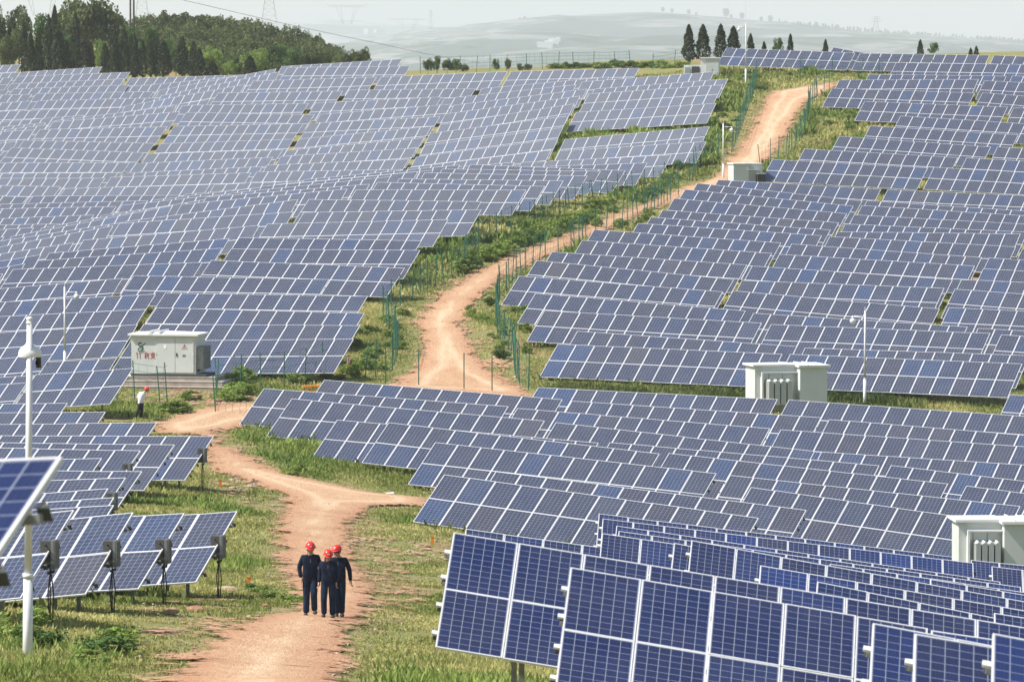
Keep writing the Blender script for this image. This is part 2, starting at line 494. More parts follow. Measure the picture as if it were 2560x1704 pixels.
def canopy(u,k): y=np.interp(u,[a for a,b in OUT],[b for a,b in OUT]); return 168+(y-168)*(k+1)/8.
for u in range(-200,900,60):
    for k in (1,3,5,7): gp(u,canopy(u,k),612+k*17,-3.2)
pts=np.array(pts)
GX=np.arange(-170,171,2.0); GY=np.arange(-40,801,2.0)
def mls(X,Y):
    q=np.stack([X.ravel(),Y.ravel()],1); out=np.zeros(len(q))
    for i in range(0,len(q),1500):
        d=q[i:i+1500,None,:]-pts[None,:,:2]; r2=(d**2).sum(2); near=np.sqrt(np.partition(r2,4,axis=1)[:,4])
        h=np.maximum(7.5,.75*near)[:,None]; w=np.exp(-r2/(2*h*h))+1e-12
        sx=d[:,:,0]/h; sy=d[:,:,1]/h; z=pts[None,:,2]
        s0=w.sum(1); a11=(w*sx*sx).sum(1)+.15*s0; a22=(w*sy*sy).sum(1)+.15*s0; a12=(w*sx*sy).sum(1); bx=(w*sx).sum(1); by=(w*sy).sum(1)
        c0=(w*z).sum(1); c1=(w*sx*z).sum(1); c2=(w*sy*z).sum(1)
        A=np.stack([np.stack([s0,bx,by],1),np.stack([bx,a11,a12],1),np.stack([by,a12,a22],1)],1); 
        out[i:i+1500]=np.linalg.solve(A,np.stack([c0,c1,c2],1)[:,:,None])[:,0,0]
    return out.reshape(X.shape)
GZ=mls(*np.meshgrid(GX,GY)); GZ=np.clip(GZ,-8,26)
def H(x,y):
    x=np.asarray(x,float); y=np.asarray(y,float); fx=np.clip((x-GX[0])/2,0,len(GX)-1.001); fy=np.clip((y-GY[0])/2,0,len(GY)-1.001)
    i=fx.astype(int); j=fy.astype(int); u=fx-i; v=fy-j
    return (GZ[j,i]*(1-u)+GZ[j,i+1]*u)*(1-v)+(GZ[j+1,i]*(1-u)+GZ[j+1,i+1]*u)*v
for it in range(6):                                   # the ground never rises through a table
    for t in TB:
        if t['grp']=='X': continue
        for k in np.linspace(0,1,7):
            for s in (1,.55,0):
                p=t['a']+t['e']*t['w']*t['n']*k+t['d']*LT*s; dz=H(p[0],p[1])-(p[2]-.16)
                if dz>0:
                    i=int((p[0]-GX[0])/2); j=int((p[1]-GY[0])/2)
                    if 2<i<len(GX)-4 and 2<j<len(GY)-4:
                        a,b=np.mgrid[j-2:j+4,i-2:i+4]; rr=((GX[b]-p[0])**2+(GY[a]-p[1])**2); GZ[a,b]-=dz*np.exp(-rr/8)
def hit(u,v,t0=40,t1=900):
    r=ray(u,v); t=np.arange(t0,t1,.25); x=r[0]*t; y=r[1]*t; z=CAMZ+r[2]*t; k=np.argmax(z<H(x,y)); return np.array([x[k],y[k],H(x[k],y[k])])
def dpt(x,y): s=2560/2356.; return hit(x*s,y*s)
# ---- ground -------------------------------------------------------------------------------------------
def vnoise(x,y,sc,seed=0):
    x=np.asarray(x)/sc; y=np.asarray(y)/sc; i=np.floor(x).astype(int); j=np.floor(y).astype(int); u=x-i; v=y-j; u=u*u*(3-2*u); v=v*v*(3-2*v)
    def h(a,b): n=(a*374761393+b*668265263+seed*1442695041)&0xffffffff; n=((n^(n>>13))*1274126177)&0xffffffff; return ((n^(n>>16))&0xffff)/65535.
    return (h(i,j)*(1-u)+h(i+1,j)*u)*(1-v)+(h(i,j+1)*(1-u)+h(i+1,j+1)*u)*v
xs=np.concatenate([[-9000,-5000,-2500,-1200,-600,-350,-230],GX,[230,350,600,1200,2500,5000,9000]])
ys=np.concatenate([[-2500,-1200,-500,-150],GY,[850,950,1150,1500,2000,2600,3500,5000,7000,9500,14000,24000]])
X,Y=np.meshgrid(xs,ys); Zg=H(X,Y)
ox=np.maximum(0,np.abs(X)-170); oy=np.maximum(0,Y-800)+np.maximum(0,-40-Y)
f=np.clip(1-np.exp(-(ox/500.)-(oy/500.)),0,1); Zg=Zg*(1-f)+(-35)*f
def grid_mesh(name,X,Y,Z,mats):
    n=X.shape[1]; m=X.shape[0]; v=np.stack([X.ravel(),Y.ravel(),Z.ravel()],1)
    i=np.arange(m-1)[:,None]*n+np.arange(n-1)[None,:]; i=i.ravel(); fa=np.stack([i,i+1,i+n+1,i+n],1)
    me=bpy.data.meshes.new(name); me.from_pydata(v.tolist(),[],fa.tolist()); me.materials.append(mats); me.polygons.foreach_set('use_smooth',[True]*len(fa)); me.update(); return me
m=mat('dry_grassy_soil',(.1,.1,.05),.95,spec=.15); g=NG(m); M['ground']=m
co=g.n('Mapping',{'Vector':g.n('NewGeometry').outputs['Position'],'Scale':(1,.38,1)}).outputs[0]
n1=g.noise(co,.16,6,.6); n2=g.noise(co,1.3,6,.65); n3=g.noise(co,9,4,.7); n4=g.noise(co,.5,5,.6,.4)
grass=g.mix(n3,(.12,.145,.04),(.28,.27,.095)); grass=g.mix(g.ramp(n1,[(.4,(0,0,0)),(.65,(1,1,1))]),grass,g.mix(n3,(.17,.17,.06),(.32,.28,.13)))
soil=g.mix(n2,(.20,.105,.06),(.44,.30,.19))
g.set('Base Color',g.mix(g.ramp(g.m('ADD',g.m('MULTIPLY',n4,.75),g.m('MULTIPLY',n3,.25)),[(.54,(0,0,0)),(.62,(1,1,1))]),grass,soil)); g.bump(g.m('ADD',n3,n2),.9,.12)
gm=grid_mesh('ground',X,Y,Zg,M['ground']); link('ground',gm,kind='structure')
# ---- road: a soft-edged red dirt track, its outline given by edge points --------------------------------
def poly(L,R_): return [dpt(*p) for p in L]+[dpt(*p) for p in R_[::-1]]
RA=poly([(380,1640),(405,1568),(430,1530),(445,1490),(560,1440),(690,1408),(672,1340),(640,1230),(655,1140),(580,1112),(488,1082),(470,1040),(490,1010),(430,1000),(355,999),(350,975),(440,948),(580,926)],
        [(770,1640),(775,1568),(785,1490),(800,1450),(860,1390),(850,1340),(812,1280),(800,1205),(850,1166),(990,1166),(990,1150),(850,1136),(720,1108),(620,1082),(540,1040),(500,996),(580,975),(700,960)])
RB=poly([(900,898),(925,872),(958,850),(972,800),(955,745),(1000,688),(1080,636),(1180,588),(1300,544),(1400,500),(1480,468),(1560,438),(1640,412),(1682,368),(1722,310),(1748,258),(1772,214),(1860,200),(1920,190)],
        [(1225,912),(1130,860),(1085,800),(1062,745),(1092,694),(1155,642),(1230,604),(1330,562),(1420,522),(1500,486),(1580,452),(1650,432),(1762,378),(1800,330),(1832,270),(1862,230),(1925,205)])
j0=RB[0]; j1=RB[-1]; RC=[RA[17],np.array(j0),np.array(j1),RA[18]]
def sdist(X,Y,P):            # signed distance, positive inside
    P=np.array([p[:2] for p in P]); best=np.full(X.shape,1e9); ins=np.zeros(X.shape,bool)
    for k in range(len(P)):
        a=P[k]; b=P[(k+1)%len(P)]; d=b-a; t=np.clip(((X-a[0])*d[0]+(Y-a[1])*d[1])/(d@d+1e-9),0,1)
        best=np.minimum(best,np.hypot(X-a[0]-t*d[0],Y-a[1]-t*d[1]))
        c=((a[1]>Y)!=(b[1]>Y))&(X<(b[0]-a[0])*(Y-a[1])/(b[1]-a[1]+1e-12)+a[0]); ins^=c
    return np.where(ins,best,-best)
RC[0]=RC[0]; 
def road_d(X,Y): return np.maximum(np.maximum(sdist(X,Y,RA),sdist(X,Y,RB)),sdist(X,Y,RC))
rx=np.arange(-45,60,.5); ry=np.arange(84,560,.5); RX,RY=np.meshgrid(rx,ry); RD=road_d(RX,RY)
def rd(x,y):
    i=np.clip(((np.asarray(x)-rx[0])/.5).round().astype(int),0,len(rx)-1); j=np.clip(((np.asarray(y)-ry[0])/.5).round().astype(int),0,len(ry)-1); return RD[j,i]
for pl in ([(800,1175),(870,1195),(925,1280),(965,1370),(945,1450),(880,1420),(850,1350),(815,1290)],[(960,1235),(1040,1235),(1045,1290),(960,1300)],[(290,905),(420,895),(600,915),(600,935),(430,945),(300,925)],[(1105,775),(1200,770),(1215,905),(1130,850)],
          [(370,1400),(480,1385),(600,1440),(440,1490),(380,1450)],[(440,1500),(560,1380),(470,1370),(300,1400),(330,1460)],[(490,1005),(560,1040),(640,1075),(625,1095),(520,1050)],[(470,1100),(560,1110),(600,1180),(540,1170)],[(1480,700+40),(1530,745),(1520,770),(1470,765)],[(300,1520),(420,1490),(410,1568),(300,1568)],[(980,700),(1010,660),(1100,620),(1090,640),(1010,690)],[(1660,370),(1690,300),(1740,230),(1760,230),(1715,310),(1680,370)]):
    RD=np.maximum(RD,np.minimum(sdist(RX,RY,[dpt(*p) for p in pl])-.35,-.25))
def build_road():
    keep=RD>-1.6; k=keep[:-1,:-1]&keep[1:,:-1]&keep[:-1,1:]&keep[1:,1:]; jj,ii=np.nonzero(k); n=len(rx)
    ids=np.stack([jj*n+ii,jj*n+ii+1,(jj+1)*n+ii+1,(jj+1)*n+ii],1); u,inv=np.unique(ids,return_inverse=True); inv=inv.reshape(ids.shape)
    x=RX.ravel()[u]; y=RY.ravel()[u]; d=RD.ravel()[u]; z=H(x,y)+.05+.05*np.clip(d+.5,0,1)
    me=bpy.data.meshes.new('road'); me.from_pydata(np.stack([x,y,z],1).tolist(),[],inv.tolist())
    a=me.attributes.new('edge','FLOAT','POINT'); a.data.foreach_set('value',d.astype(np.float32)); me.polygons.foreach_set('use_smooth',[True]*len(inv))
    m=mat('red_dirt_track',(.5,.33,.22),.95,spec=.15); g=NG(m); co=g.n('Mapping',{'Vector':g.n('NewGeometry').outputs['Position'],'Scale':(1,.38,1)}).outputs[0]
    e=g.n('Attribute',attribute_name='edge').outputs['Fac']; n1=g.noise(co,.9,6,.65); n2=g.noise(co,5,5,.7); n3=g.noise(co,.25,4,.6); n4=g.noise(co,22,3,.7)
    c=g.mix(g.ramp(n2,[(.3,(0,0,0)),(.7,(1,1,1))]),(.42,.25,.14),(.63,.44,.28)); c=g.mix(g.ramp(n1,[(.38,(0,0,0)),(.62,(1,1,1))]),(.44,.255,.145),c); c=g.mix(g.ramp(n3,[(.35,(0,0,0)),(.7,(.75,.75,.75))]),c,(.59,.405,.255))
    c=g.mix(g.ramp(n4,[(.56,(0,0,0)),(.66,(.8,.8,.8))]),c,(.34,.19,.11))
    rut=g.m('SUBTRACT',1.0,g.m('MULTIPLY',g.m('ABSOLUTE',g.m('SUBTRACT',g.m('MULTIPLY_ADD',g.m('SUBTRACT',n3,.5),1.2,e),1.25)),3.2),clamp=True); c=g.mix(g.m('MULTIPLY',rut,.6),c,(.67,.50,.34)); c=g.mix(g.m('MULTIPLY',g.m('GREATER_THAN',e,1.9),g.ramp(n1,[(.52,(0,0,0)),(.6,(.55,.55,.55))])),c,(.40,.235,.14))
    rim=g.m('SUBTRACT',1.0,g.m('MULTIPLY',g.m('ABSOLUTE',g.m('SUBTRACT',e,.15)),1.1),clamp=True); c=g.mix(g.m('MULTIPLY',rim,g.m('MULTIPLY',n1,.9)),c,(.36,.15,.08))
    g.set('Base Color',c); g.bump(g.m('ADD',n4,g.m('MULTIPLY',n2,2.)),.9,.05)
    al=g.m('MULTIPLY_ADD',g.m('ADD',g.m('MULTIPLY',g.m('SUBTRACT',n1,.5),2.9),g.m('MULTIPLY',g.m('SUBTRACT',n2,.5),2.6)),1.0,e)
    al=g.m('MULTIPLY_ADD',al,2.5,.5,clamp=True); tr=g.n('BsdfTransparent'); mx=g.n('MixShader'); g.t.links.new(al,mx.inputs[0]); g.t.links.new(tr.outputs[0],mx.inputs[1]); g.t.links.new(g.b.outputs[0],mx.inputs[2])
    g.t.links.new(mx.outputs[0],g.t.nodes['Material Output'].inputs[0]); me.materials.append(m); me.update(); link('road',me,kind='structure')
build_road()
# ---- solar tables ---------------------------------------------------------------------------------------
def panel_mesh(gl):
    b=MB(); w=.990; h=1.650; f=.021; t=.035
    o=[(0,0),(w,0),(w,h),(0,h)]; i=[(f,f),(w-f,f),(w-f,h-f),(f,h-f)]
    vs=[(x,y,0) for x,y in o]+[(x,y,0) for x,y in i]+[(x,y,-t) for x,y in o]+[(x,y,-.004) for x,y in i]
    b.add(vs,[(k,(k+1)%4,4+(k+1)%4,4+k) for k in range(4)]+[(8+k,8+(k+1)%4,(k+1)%4,k) for k in range(4)]+[(4+k,4+(k+1)%4,12+(k+1)%4,12+k) for k in range(4)],0)
    b.add([vs[12],vs[13],vs[14],vs[15]],[(0,1,2,3)],1); b.add([(0,0,-t),(w,0,-t),(w,h,-t),(0,h,-t)],[(3,2,1,0)],2)
    return b.mesh('solar_panel',[M['frame'],M[gl],M['back']])
PMS={k:panel_mesh(v) for k,v in (('W','painted_sheen_full'),('W2','painted_sheen_half'),('E','glass'),('M','glass'),('L','glass'),('N','painted_sheen_none'),('X','painted_sheen_none'))}
CLIPB=MB().box((0,-.045,-.02),(.09,.045,.012)).box((0,-.04,-.1),(.06,.04,-.02),1).mesh('end_clamp',[M['frame'],M['dark']])
CLIPT=MB().add([(0,0,0),(.09,0,0),(0,.13,-.02),(0,0,-.1),(.09,0,-.1),(0,.13,-.1)],[(0,1,2),(5,4,3),(0,3,4,1),(1,4,5,2),(2,5,3,0)]).mesh('end_clamp',[M['dark']])
ORD=['first','second','third','fourth','fifth','sixth','seventh','eighth','ninth','tenth','eleventh','twelfth','thirteenth','fourteenth','fifteenth','sixteenth','seventeenth','eighteenth','nineteenth','twentieth']
ORD+=['twenty-'+o for o in ORD[:9]]+['thirtieth']+['thirty-'+o for o in ORD[:9]]
GRP={'W':('left hillside','solar tables on the left hillside'),'E':('right slope','solar tables on the right slope'),'M':('middle right field','solar tables of the middle right field'),
     'L':('lower left field','solar tables of the lower left field'),'N':('','close solar tables at lower right'),'X':('','close solar tables')}
rows={}
for t in TB: rows.setdefault(t['grp'],{}).setdefault(round(t['r'],1) if t['grp']!='N' else -t['c'],[]).append(t)
for gk,rr in rows.items():
    for i,r in enumerate(sorted(rr)):
        L=sorted(rr[r],key=lambda t:t['a'][0])
        for j,t in enumerate(L):
            if gk=='X': t['label']='blurred closest solar table cut by the left edge of the photo'
            elif gk=='N': t['label']='dark blue solar table in lower right corner block, %s from the back'%ORD[i]
            else:
                tail=('' if len(L)==1 else ', %s from the left'%ORD[j])
                t['label']='%s solar table, %s row from the back%s'%(GRP[gk][0],ORD[i],tail)
def M4(o,x,y,z):
    return Matrix(((x[0],y[0],z[0],o[0]),(x[1],y[1],z[1],o[1]),(x[2],y[2],z[2],o[2]),(0,0,0,1)))
UNI={}
def unit(kind):
    if kind not in UNI:
        b=MB()
        if kind=='beam': b.box((0,-.03,-.03),(1,.03,.03))
        if kind=='leg': b.box((-.045,-.045,0),(.045,.045,1))
        if kind=='clip': b.add([(0,0,0),(.09,0,0),(.0,.11,0),(0,0,-.1),(.09,0,-.1),(0,.11,-.1)],[(0,1,2),(5,4,3),(0,3,4,1),(1,4,5,2),(2,5,3,0)])
        UNI[kind]=b.mesh(kind,M['steel'] if kind!='leg' else M['steel'])
    return UNI[kind]
def beam(name,p,q,par,org,th=1.0,kind='beam'):
    p=Vector(p);q=Vector(q); x=(q-p); L=x.length; x/=L; y=Vector((0,0,1)).cross(x)
    y=y.normalized() if y.length>1e-3 else Vector((0,1,0)); z=x.cross(y)
    o=link(name,unit('beam'),par); m=M4(p-org,x,y,z)@Matrix.Diagonal((L,th,th,1)); o.matrix_local=m; return o
M['invb']=varied('grey_cast_housing',(.20,.21,.21),(.14,.15,.15),4,.5)
def inverter_mesh():
    b=MB(); b.box((-.16,-.2,-.32),(.12,.2,.32),1).box((.12,-.22,-.34),(.20,.22,.34),0); 
    for k in range(9): b.box((.20,-.21+k*.047,-.32),(.235,-.19+k*.047,.32),0)
    b.box((-.02,-.36,.2),(.0,.36,.25),1); b.box((-.02,-.36,-.3),(.0,.36,-.25),1)
    for k in range(6): b.tube((.06+.02*(k%2),-.25+k*.1,-.38),(.06,-.25+k*.1,-.46),.02,n=6,mi=2)
    return b.mesh('inverter',[M['invb'],M['dark'],M['cable']])
INV=inverter_mesh()
for t in TB:
    a,e,d,n,w=[t[k] for k in ('a','e','d','n','w')]; nrm=t['nrm']; mid=a+e*w*n/2+d*LT/2
    gz=float(H(mid[0],mid[1])) if t['grp']!='X' else mid[2]-1.6
    org=Vector((mid[0],mid[1],gz)); root=empty('solar_table',org,label=t['label'],cat='solar table',group=GRP[t['grp']][1] if t['grp']!='X' else None)
    t['root']=root; up=-d; near=t['c']<250
    for r in (0,1):
        for k in range(n):
            o=link('solar_panel',PMS[t['grp'] if t['grp']!='W' or t['r']<11 else 'W2' if t['r']<21 else 'E'],root); p=a+e*w*(k)+d*(LT if r else 1.66)+nrm*0.0  # left hillside: painted sky sheen weakens in steps towards the nearer rows
            jit=nrm*nr.normal(0,.004)
            m=M4(Vector(p+jit)-org,e*(w-.012)/.99,up,nrm); o.matrix_local=m
    back=-nrm*.09; ne=max(2,int(round(n*w/3.2))); 
    for s in ((.18,.42,.60,.84) if t['c']<200 else (.25,.75)):
        p=a+d*LT*s+back; beam('purlin',p-e*.05,p+e*(w*n+.05),root,org,1.0)
    hg=M4((0,0,0),e,up,nrm)
    for k in range(ne):
        q=a+e*(w*n*(k+.35)/(ne-.3)); top=q+d*LT*.30+back*1.8; lo=q+d*LT*.78+back*1.8
        if near: beam('rafter',q+d*LT*.08+back*1.9,q+d*LT*.93+back*1.9,root,org,1.1)
        for (pp) in ((top,lo) if near else (q+d*LT*.5+back*1.5,)):
            g0=float(H(pp[0],pp[1])) if t['grp']!='X' else pp[2]-1.3
            L=max(.15,pp[2]-g0+.15); o=link('leg',unit('leg'),root); o.location=Vector((pp[0],pp[1],g0-.15))-org; o.scale=(1,1,L)
        if near: beam('brace',lo+np.array([0,0,-.35]),q+d*LT*.45+back*2,root,org,.7)
    if t['c']<235:                                     # end clamps peeping out beyond the frame
        for k4 in (.16,.38,.62,.86):
            for en,sg in ((a+e*w*n,1),(a,-1)):
                p=en+d*LT*k4-nrm*.05-Vector(org); o=link('end_clamp',CLIPB if t['grp']=='N' and sg<0 else CLIPT,root); o.matrix_local=M4(Vector(p),Vector(e*sg),Vector(up),Vector(nrm))
    if t['grp']=='L' and t['r'] in (15,16,17,18,6,8,11):
        q=a+e*(w*n-.10)+d*LT*(.52 if t['r']>12 else .45)-t['h']*.28; o=link('inverter',INV,root); o.location=Vector(q)-org; o.rotation_euler=(0,0,R(-12)); o.scale=(.8,.75,.85)
        b=MB(); q=Vector(q)-org
        for k in range(3):
            x=q.x+.04; y=q.y-.1+.1*k; z=q.z-.28; z1=-1.0; dx=.07*math.sin(k*2.1)
            b.tube((x,y,z),(x+dx,y,z-.5),.014,n=6); b.tube((x+dx,y,z-.5),(x+dx*.3,y+.03,min(z-1.0,float(H(q.x+org.x,q.y+org.y))-org.z-.1)),.014,n=6)
        b.build('cable',M['cable'],root)
# ---- far hills ------------------------------------------------------------------------------------------
m=mat('hazy_hillside_fields',(.1,.12,.06),.95,spec=.1); g=NG(m); M['hill']=m
co=g.n('NewGeometry').outputs['Position']; sc=g.n('Mapping',{'Vector':co,'Scale':(.0018,.002,.045)}).outputs[0]
n1=g.noise(sc,1.,6,.6,.3); n2=g.noise(co,.006,7,.68); c=g.mix(n2,(.03,.06,.055),(.10,.13,.11)); c=g.mix(g.ramp(n1,[(.50,(0,0,0)),(.56,(.8,.8,.8)),(.60,(0,0,0)),(.66,(.6,.6,.6)),(.7,(0,0,0))]),c,(.26,.26,.25))
g.set('Base Color',g.mix(g.ramp(n2,[(.56,(0,0,0)),(.62,(1,1,1))]),c,(.03,.055,.03)))
HILLS=[]
def on_hill(u,v,A):
    j=int(round((u+900)/45.)); j=min(max(j,0),A.shape[1]-1); best=None
    for i in range(A.shape[0]-1):
        p=A[i,j]; q=A[i+1,j]; a=proj(p)[1]; b=proj(q)[1]
        if min(a,b)<=v<=max(a,b): t=(v-a)/(b-a+1e-9); best=p+(q-p)*t; break
    if best is None: best=A[-6,j]
    return Vector(((u-1280)/FX*best[1],best[1],best[2]))
def hill(name,crest,D,foot,seed,amp):
    us=np.arange(-900,3600,45.); yc=np.interp(us,[a for a,b in crest],[b for a,b in crest]); rows=[]
    for s in np.concatenate([np.linspace(0,1,46),[1.05,1.2]]):
        y=foot+(D-foot)*s; x=(us-1280)/FX*y
        zc=np.array([ray(u,v)[2] for u,v in zip(us,yc)])*D+CAMZ; z=-38+(zc+38)*(min(s,1)**.8) - max(0,s-1)*260
        nz=(vnoise(x,np.full_like(x,y),260,seed)-.5)*amp*2+(vnoise(x,np.full_like(x,y),90,seed+3)-.5)*amp*.7
        z=z+nz*math.sin(math.pi*min(s,1))*1.2+(vnoise(x,x*0,60,seed+5)-.5)*1.2; rows.append(np.stack([x,np.full_like(x,y),z],1))
    A=np.array(rows); HILLS.append(A); link(name,grid_mesh(name,A[:,:,0],A[:,:,1],A[:,:,2],M['hill']),kind='structure'); return lambda u: np.interp(u,[a for a,b in crest],[b for a,b in crest])
hill('far_hill',[(-900,95),(400,78),(640,58),(702,57),(812,59),(897,64),(982,70),(1046,76),(1200,92),(1500,120),(3600,150)],18000,13000,3,36)
C2=[(-900,190),(700,150),(900,112),(1000,84),(1046,74),(1152,68),(1279,57),(1321,52),(1385,42),(1491,36),(1600,30.5),(1645,30.5),(1708,36),(1815,47),(1899,55),(1950,60),(2027,68),(2154,81),(2324,95),(2560,110),(3600,150)]
hill('hill',C2,12500,4500,11,24)
def at(u,v,D): r=ray(u,v); return Vector(CAM+r*(D/r[1]))
def paint_building(u,v,D,w,h,dep,label,k=1):
    p=on_hill(u,v,HILLS[1] if u>1000 else HILLS[0]); k_=p.y/D; w*=k_;h*=k_;dep*=k_; root=empty('farm_building',p,label=label,cat='building',group='white farm buildings on the far hill')
    MB().box((-w/2,0,-1.5),(w/2,dep,h)).build('wall',M['roofw'],root); MB().add([(-w/2-.2,-.2,h),(w/2+.2,-.2,h),(w/2+.2,dep+.2,h),(-w/2-.2,dep+.2,h),(-w/2-.2,dep/2,h+.6),(w/2+.2,dep/2,h+.6)],[(0,1,5,4),(3,4,5,2),(0,4,3),(1,2,5),(0,3,2,1)]).build('roof',M['cabinet'],root)
for u,v,w,h,l in [(1362,119,7.5,2.4,'long white farm building low on the hazy hill, largest of the cluster'),(1384,112,5,2.6,'white farm building just right of the long one on the hazy hill'),(1395,105,2.2,2,'small white building at upper right of the hill cluster'),(1372,110,4,1.3,'low white shed behind the long building on the hazy hill'),
   (915,85,3,4,'tiny white hut on the far left hill, left of two'),(938,83,2.5,3,'tiny white hut on the far left hill, right of two')]: paint_building(u,v,2750 if u>1000 else 4500,w,h,4,l)
# ---- trees ----------------------------------------------------------------------------------------------
def leafmat(name,a,b,tr=.25):
    m=mat(name,a,.75,spec=.2); g=NG(m); f=g.n('Attribute',attribute_name='hue').outputs['Fac']; c=g.mix(f,a,b); g.set('Base Color',c)
    t=g.n('BsdfTranslucent'); g.t.links.new(c,t.inputs[0]); mx=g.n('MixShader',{0:tr}); g.t.links.new(g.b.outputs[0],mx.inputs[1]); g.t.links.new(t.outputs[0],mx.inputs[2]); g.t.links.new(mx.outputs[0],g.t.nodes['Material Output'].inputs[0]); return m
M['cyp']=leafmat('dark_cypress_foliage',(.012,.024,.010),(.085,.11,.05),.1)
M['leafd']=leafmat('dark_olive_foliage',(.022,.042,.014),(.17,.20,.07)); M['leafg']=leafmat('mid_green_foliage',(.03,.075,.02),(.16,.26,.07)); M['leafy']=leafmat('fresh_green_foliage',(.10,.18,.03),(.36,.46,.11))
M['bark']=varied('grey_brown_bark',(.10,.08,.06),(.05,.04,.03),5,.9)
def leaves(name,P,size,m,rg,flat=.0,hue=None):
    n=len(P); a=rg.normal(size=(n,3)); a/=np.linalg.norm(a,axis=1)[:,None]; b=rg.normal(size=(n,3)); b-= (b*a).sum(1)[:,None]*a; b/=np.linalg.norm(b,axis=1)[:,None]
    s=size*(.6+.8*rg.random(n))[:,None]; V=np.stack([P-a*s*.9,P+b*s*.45,P+a*s*.9,P-b*s*.45],1).reshape(-1,3)
    return qmesh(name,V,m,np.repeat(rg.random(n) if hue is None else hue,4))
def qmesh(name,V,m,hue):
    n=len(V)//4; me=bpy.data.meshes.new(name); me.vertices.add(4*n); me.vertices.foreach_set('co',V.ravel().astype(np.float32)); me.loops.add(4*n); me.loops.foreach_set('vertex_index',np.arange(4*n,dtype=np.int32))
    me.polygons.add(n); me.polygons.foreach_set('loop_start',np.arange(0,4*n,4,dtype=np.int32)); me.polygons.foreach_set('loop_total',np.full(n,4,np.int32)); at_=me.attributes.new('hue','FLOAT','POINT'); at_.data.foreach_set('value',hue.astype(np.float32)); me.materials.append(m); me.update(calc_edges=True); return me
def cyp_pts(rg,n,h,r):
    t=rg.random(n)**.8; prof=np.minimum(1,t*6+.25)*np.sqrt(np.clip(1-t,0,1))**1.15; th=rg.random(n)*6.283; lump=1+.22*np.sin(th*3+t*17+rg.random()*6)+.12*np.sin(th*7-t*31)
    rr=r*prof*lump*(.55+.45*rg.random(n)**.4); return np.stack([rr*np.cos(th),rr*np.sin(th),.12*h+t*h*.88+rg.normal(0,.03*h,n)*.5],1)
def broad_pts(rg,n,h,r,nc=22):
    c=[];k=0
    while len(c)<nc:
        v=rg.normal(size=3); v/=np.linalg.norm(v); v*=rg.random()**.35*.8; 
        if v[2]>-.55: c.append(v)
    c=np.array(c); i=rg.integers(0,nc,n); d=rg.normal(size=(n,3)); d/=np.linalg.norm(d,axis=1)[:,None]; d*=(.20+.16*rg.random(nc))[i][:,None]*(.5+.5*rg.random(n)**.5)[:,None]
    p=(c[i]+d); return np.stack([p[:,0]*r,p[:,1]*r,h*.58+p[:,2]*h*.40],1),i
def trunk_mesh(h,r,limbs,rg):
    b=MB(); b.tube((0,0,-.3),(0,0,h*.55),r,r*.6,7); b.tube((0,0,h*.55),(.05*h*rg.normal(),.05*h,h*.8),r*.6,r*.3,6)
    for k in range(limbs): a=rg.random()*6.28; b.tube((0,0,h*(.3+.06*k)),(.28*h*math.cos(a),.28*h*math.sin(a),h*(.55+.05*k)),r*.4,r*.15,5)
    return b.mesh('trunk',M['bark'])
CY=[leaves('crown',cyp_pts(nr,2300,1,.17),.030,M['cyp'],nr) for _ in range(5)]; CT=MB().tube((0,0,-.05),(0,0,.3),.02,.012,6).mesh('trunk',M['bark'])
def cypress(u,yb,yt,wpx,D,label,grp,i):
    p=at(u,yb,D); gz=float(H(p.x,p.y)); top=at(u,yt,D).z; h=top-gz
    root=empty('cypress_tree',(p.x,p.y,gz),rnd.random()*6,label=label,cat='tree',group=grp)
    sx=wpx/FX*D/.34; c=link('crown',CY[i%5],root); c.scale=(sx,sx,h); t=link('trunk',CT,root); t.scale=(sx*1.3,sx*1.3,h)
z1=[(148,140,60,1),(190,205,58,0),(237,190,62,0),(300,100,70,1),(337,45,75,1),(358,150,95,0),(410,255,62,0),(465,82,66,1),(472,262,62,0),(520,240,90,0),(556,262,55,0),(645,270,70,1),(700,158,80,1),(702,305,66,0),(765,182,70,1),(772,290,60,0),(828,215,62,1),(822,275,64,0),(875,248,62,1),(928,250,60,0),(957,244,48,1),(1003,258,105,0),(1118,230,85,0),(1188,258,70,1),(1222,305,85,0),(1305,375,80,0),(1533,345,90,0),(1885,335,60,0),(25,120,50,1),(60,160,44,1)]
for i,(x,yt,wd,bk) in enumerate(sorted(z1)):
    cypress(x/2.454,180,yt/2.454,wd/2.454*1.12,(585,600)[bk],'dark cypress at the foot of the wooded hill, %s from the left'%ORD[i],'dark cypresses below the wooded hill',i)
z3=[(382,150,355,78,'first of the row of four tall cypresses beside the white cabinet'),(465,150,335,88,'second of the row of four tall cypresses beside the white cabinet'),(570,147,335,78,'third of the row of four tall cypresses beside the white cabinet'),(645,160,335,86,'fourth of the row of four tall cypresses, nearest the ridge tables'),
 (745,202,300,52,'short cypress just right of the ridge camera pole'),(825,247,300,40,'very small cypress second right of the ridge camera pole'),(980,203,300,42,'slim cypress above the middle of the first ridge table'),(1187,235,306,40,'lone slim cypress left of the tilted ridge table'),(1745,237,324,42,'slim cypress above the second ridge table, left of a loose tree'),(2042,283,326,30,'smaller of two tiny cypresses at the right ridge end'),(2075,273,326,32,'taller of two tiny cypresses at the right ridge end')]
for i,(x,yt,yb,wd,l) in enumerate(z3): cypress(1560+x/2.356,yb/2.356+5,yt/2.356,wd/2.356*1.1,(548 if i>3 else 545),l,'dark cypresses on the ridge',i)
BR=[]
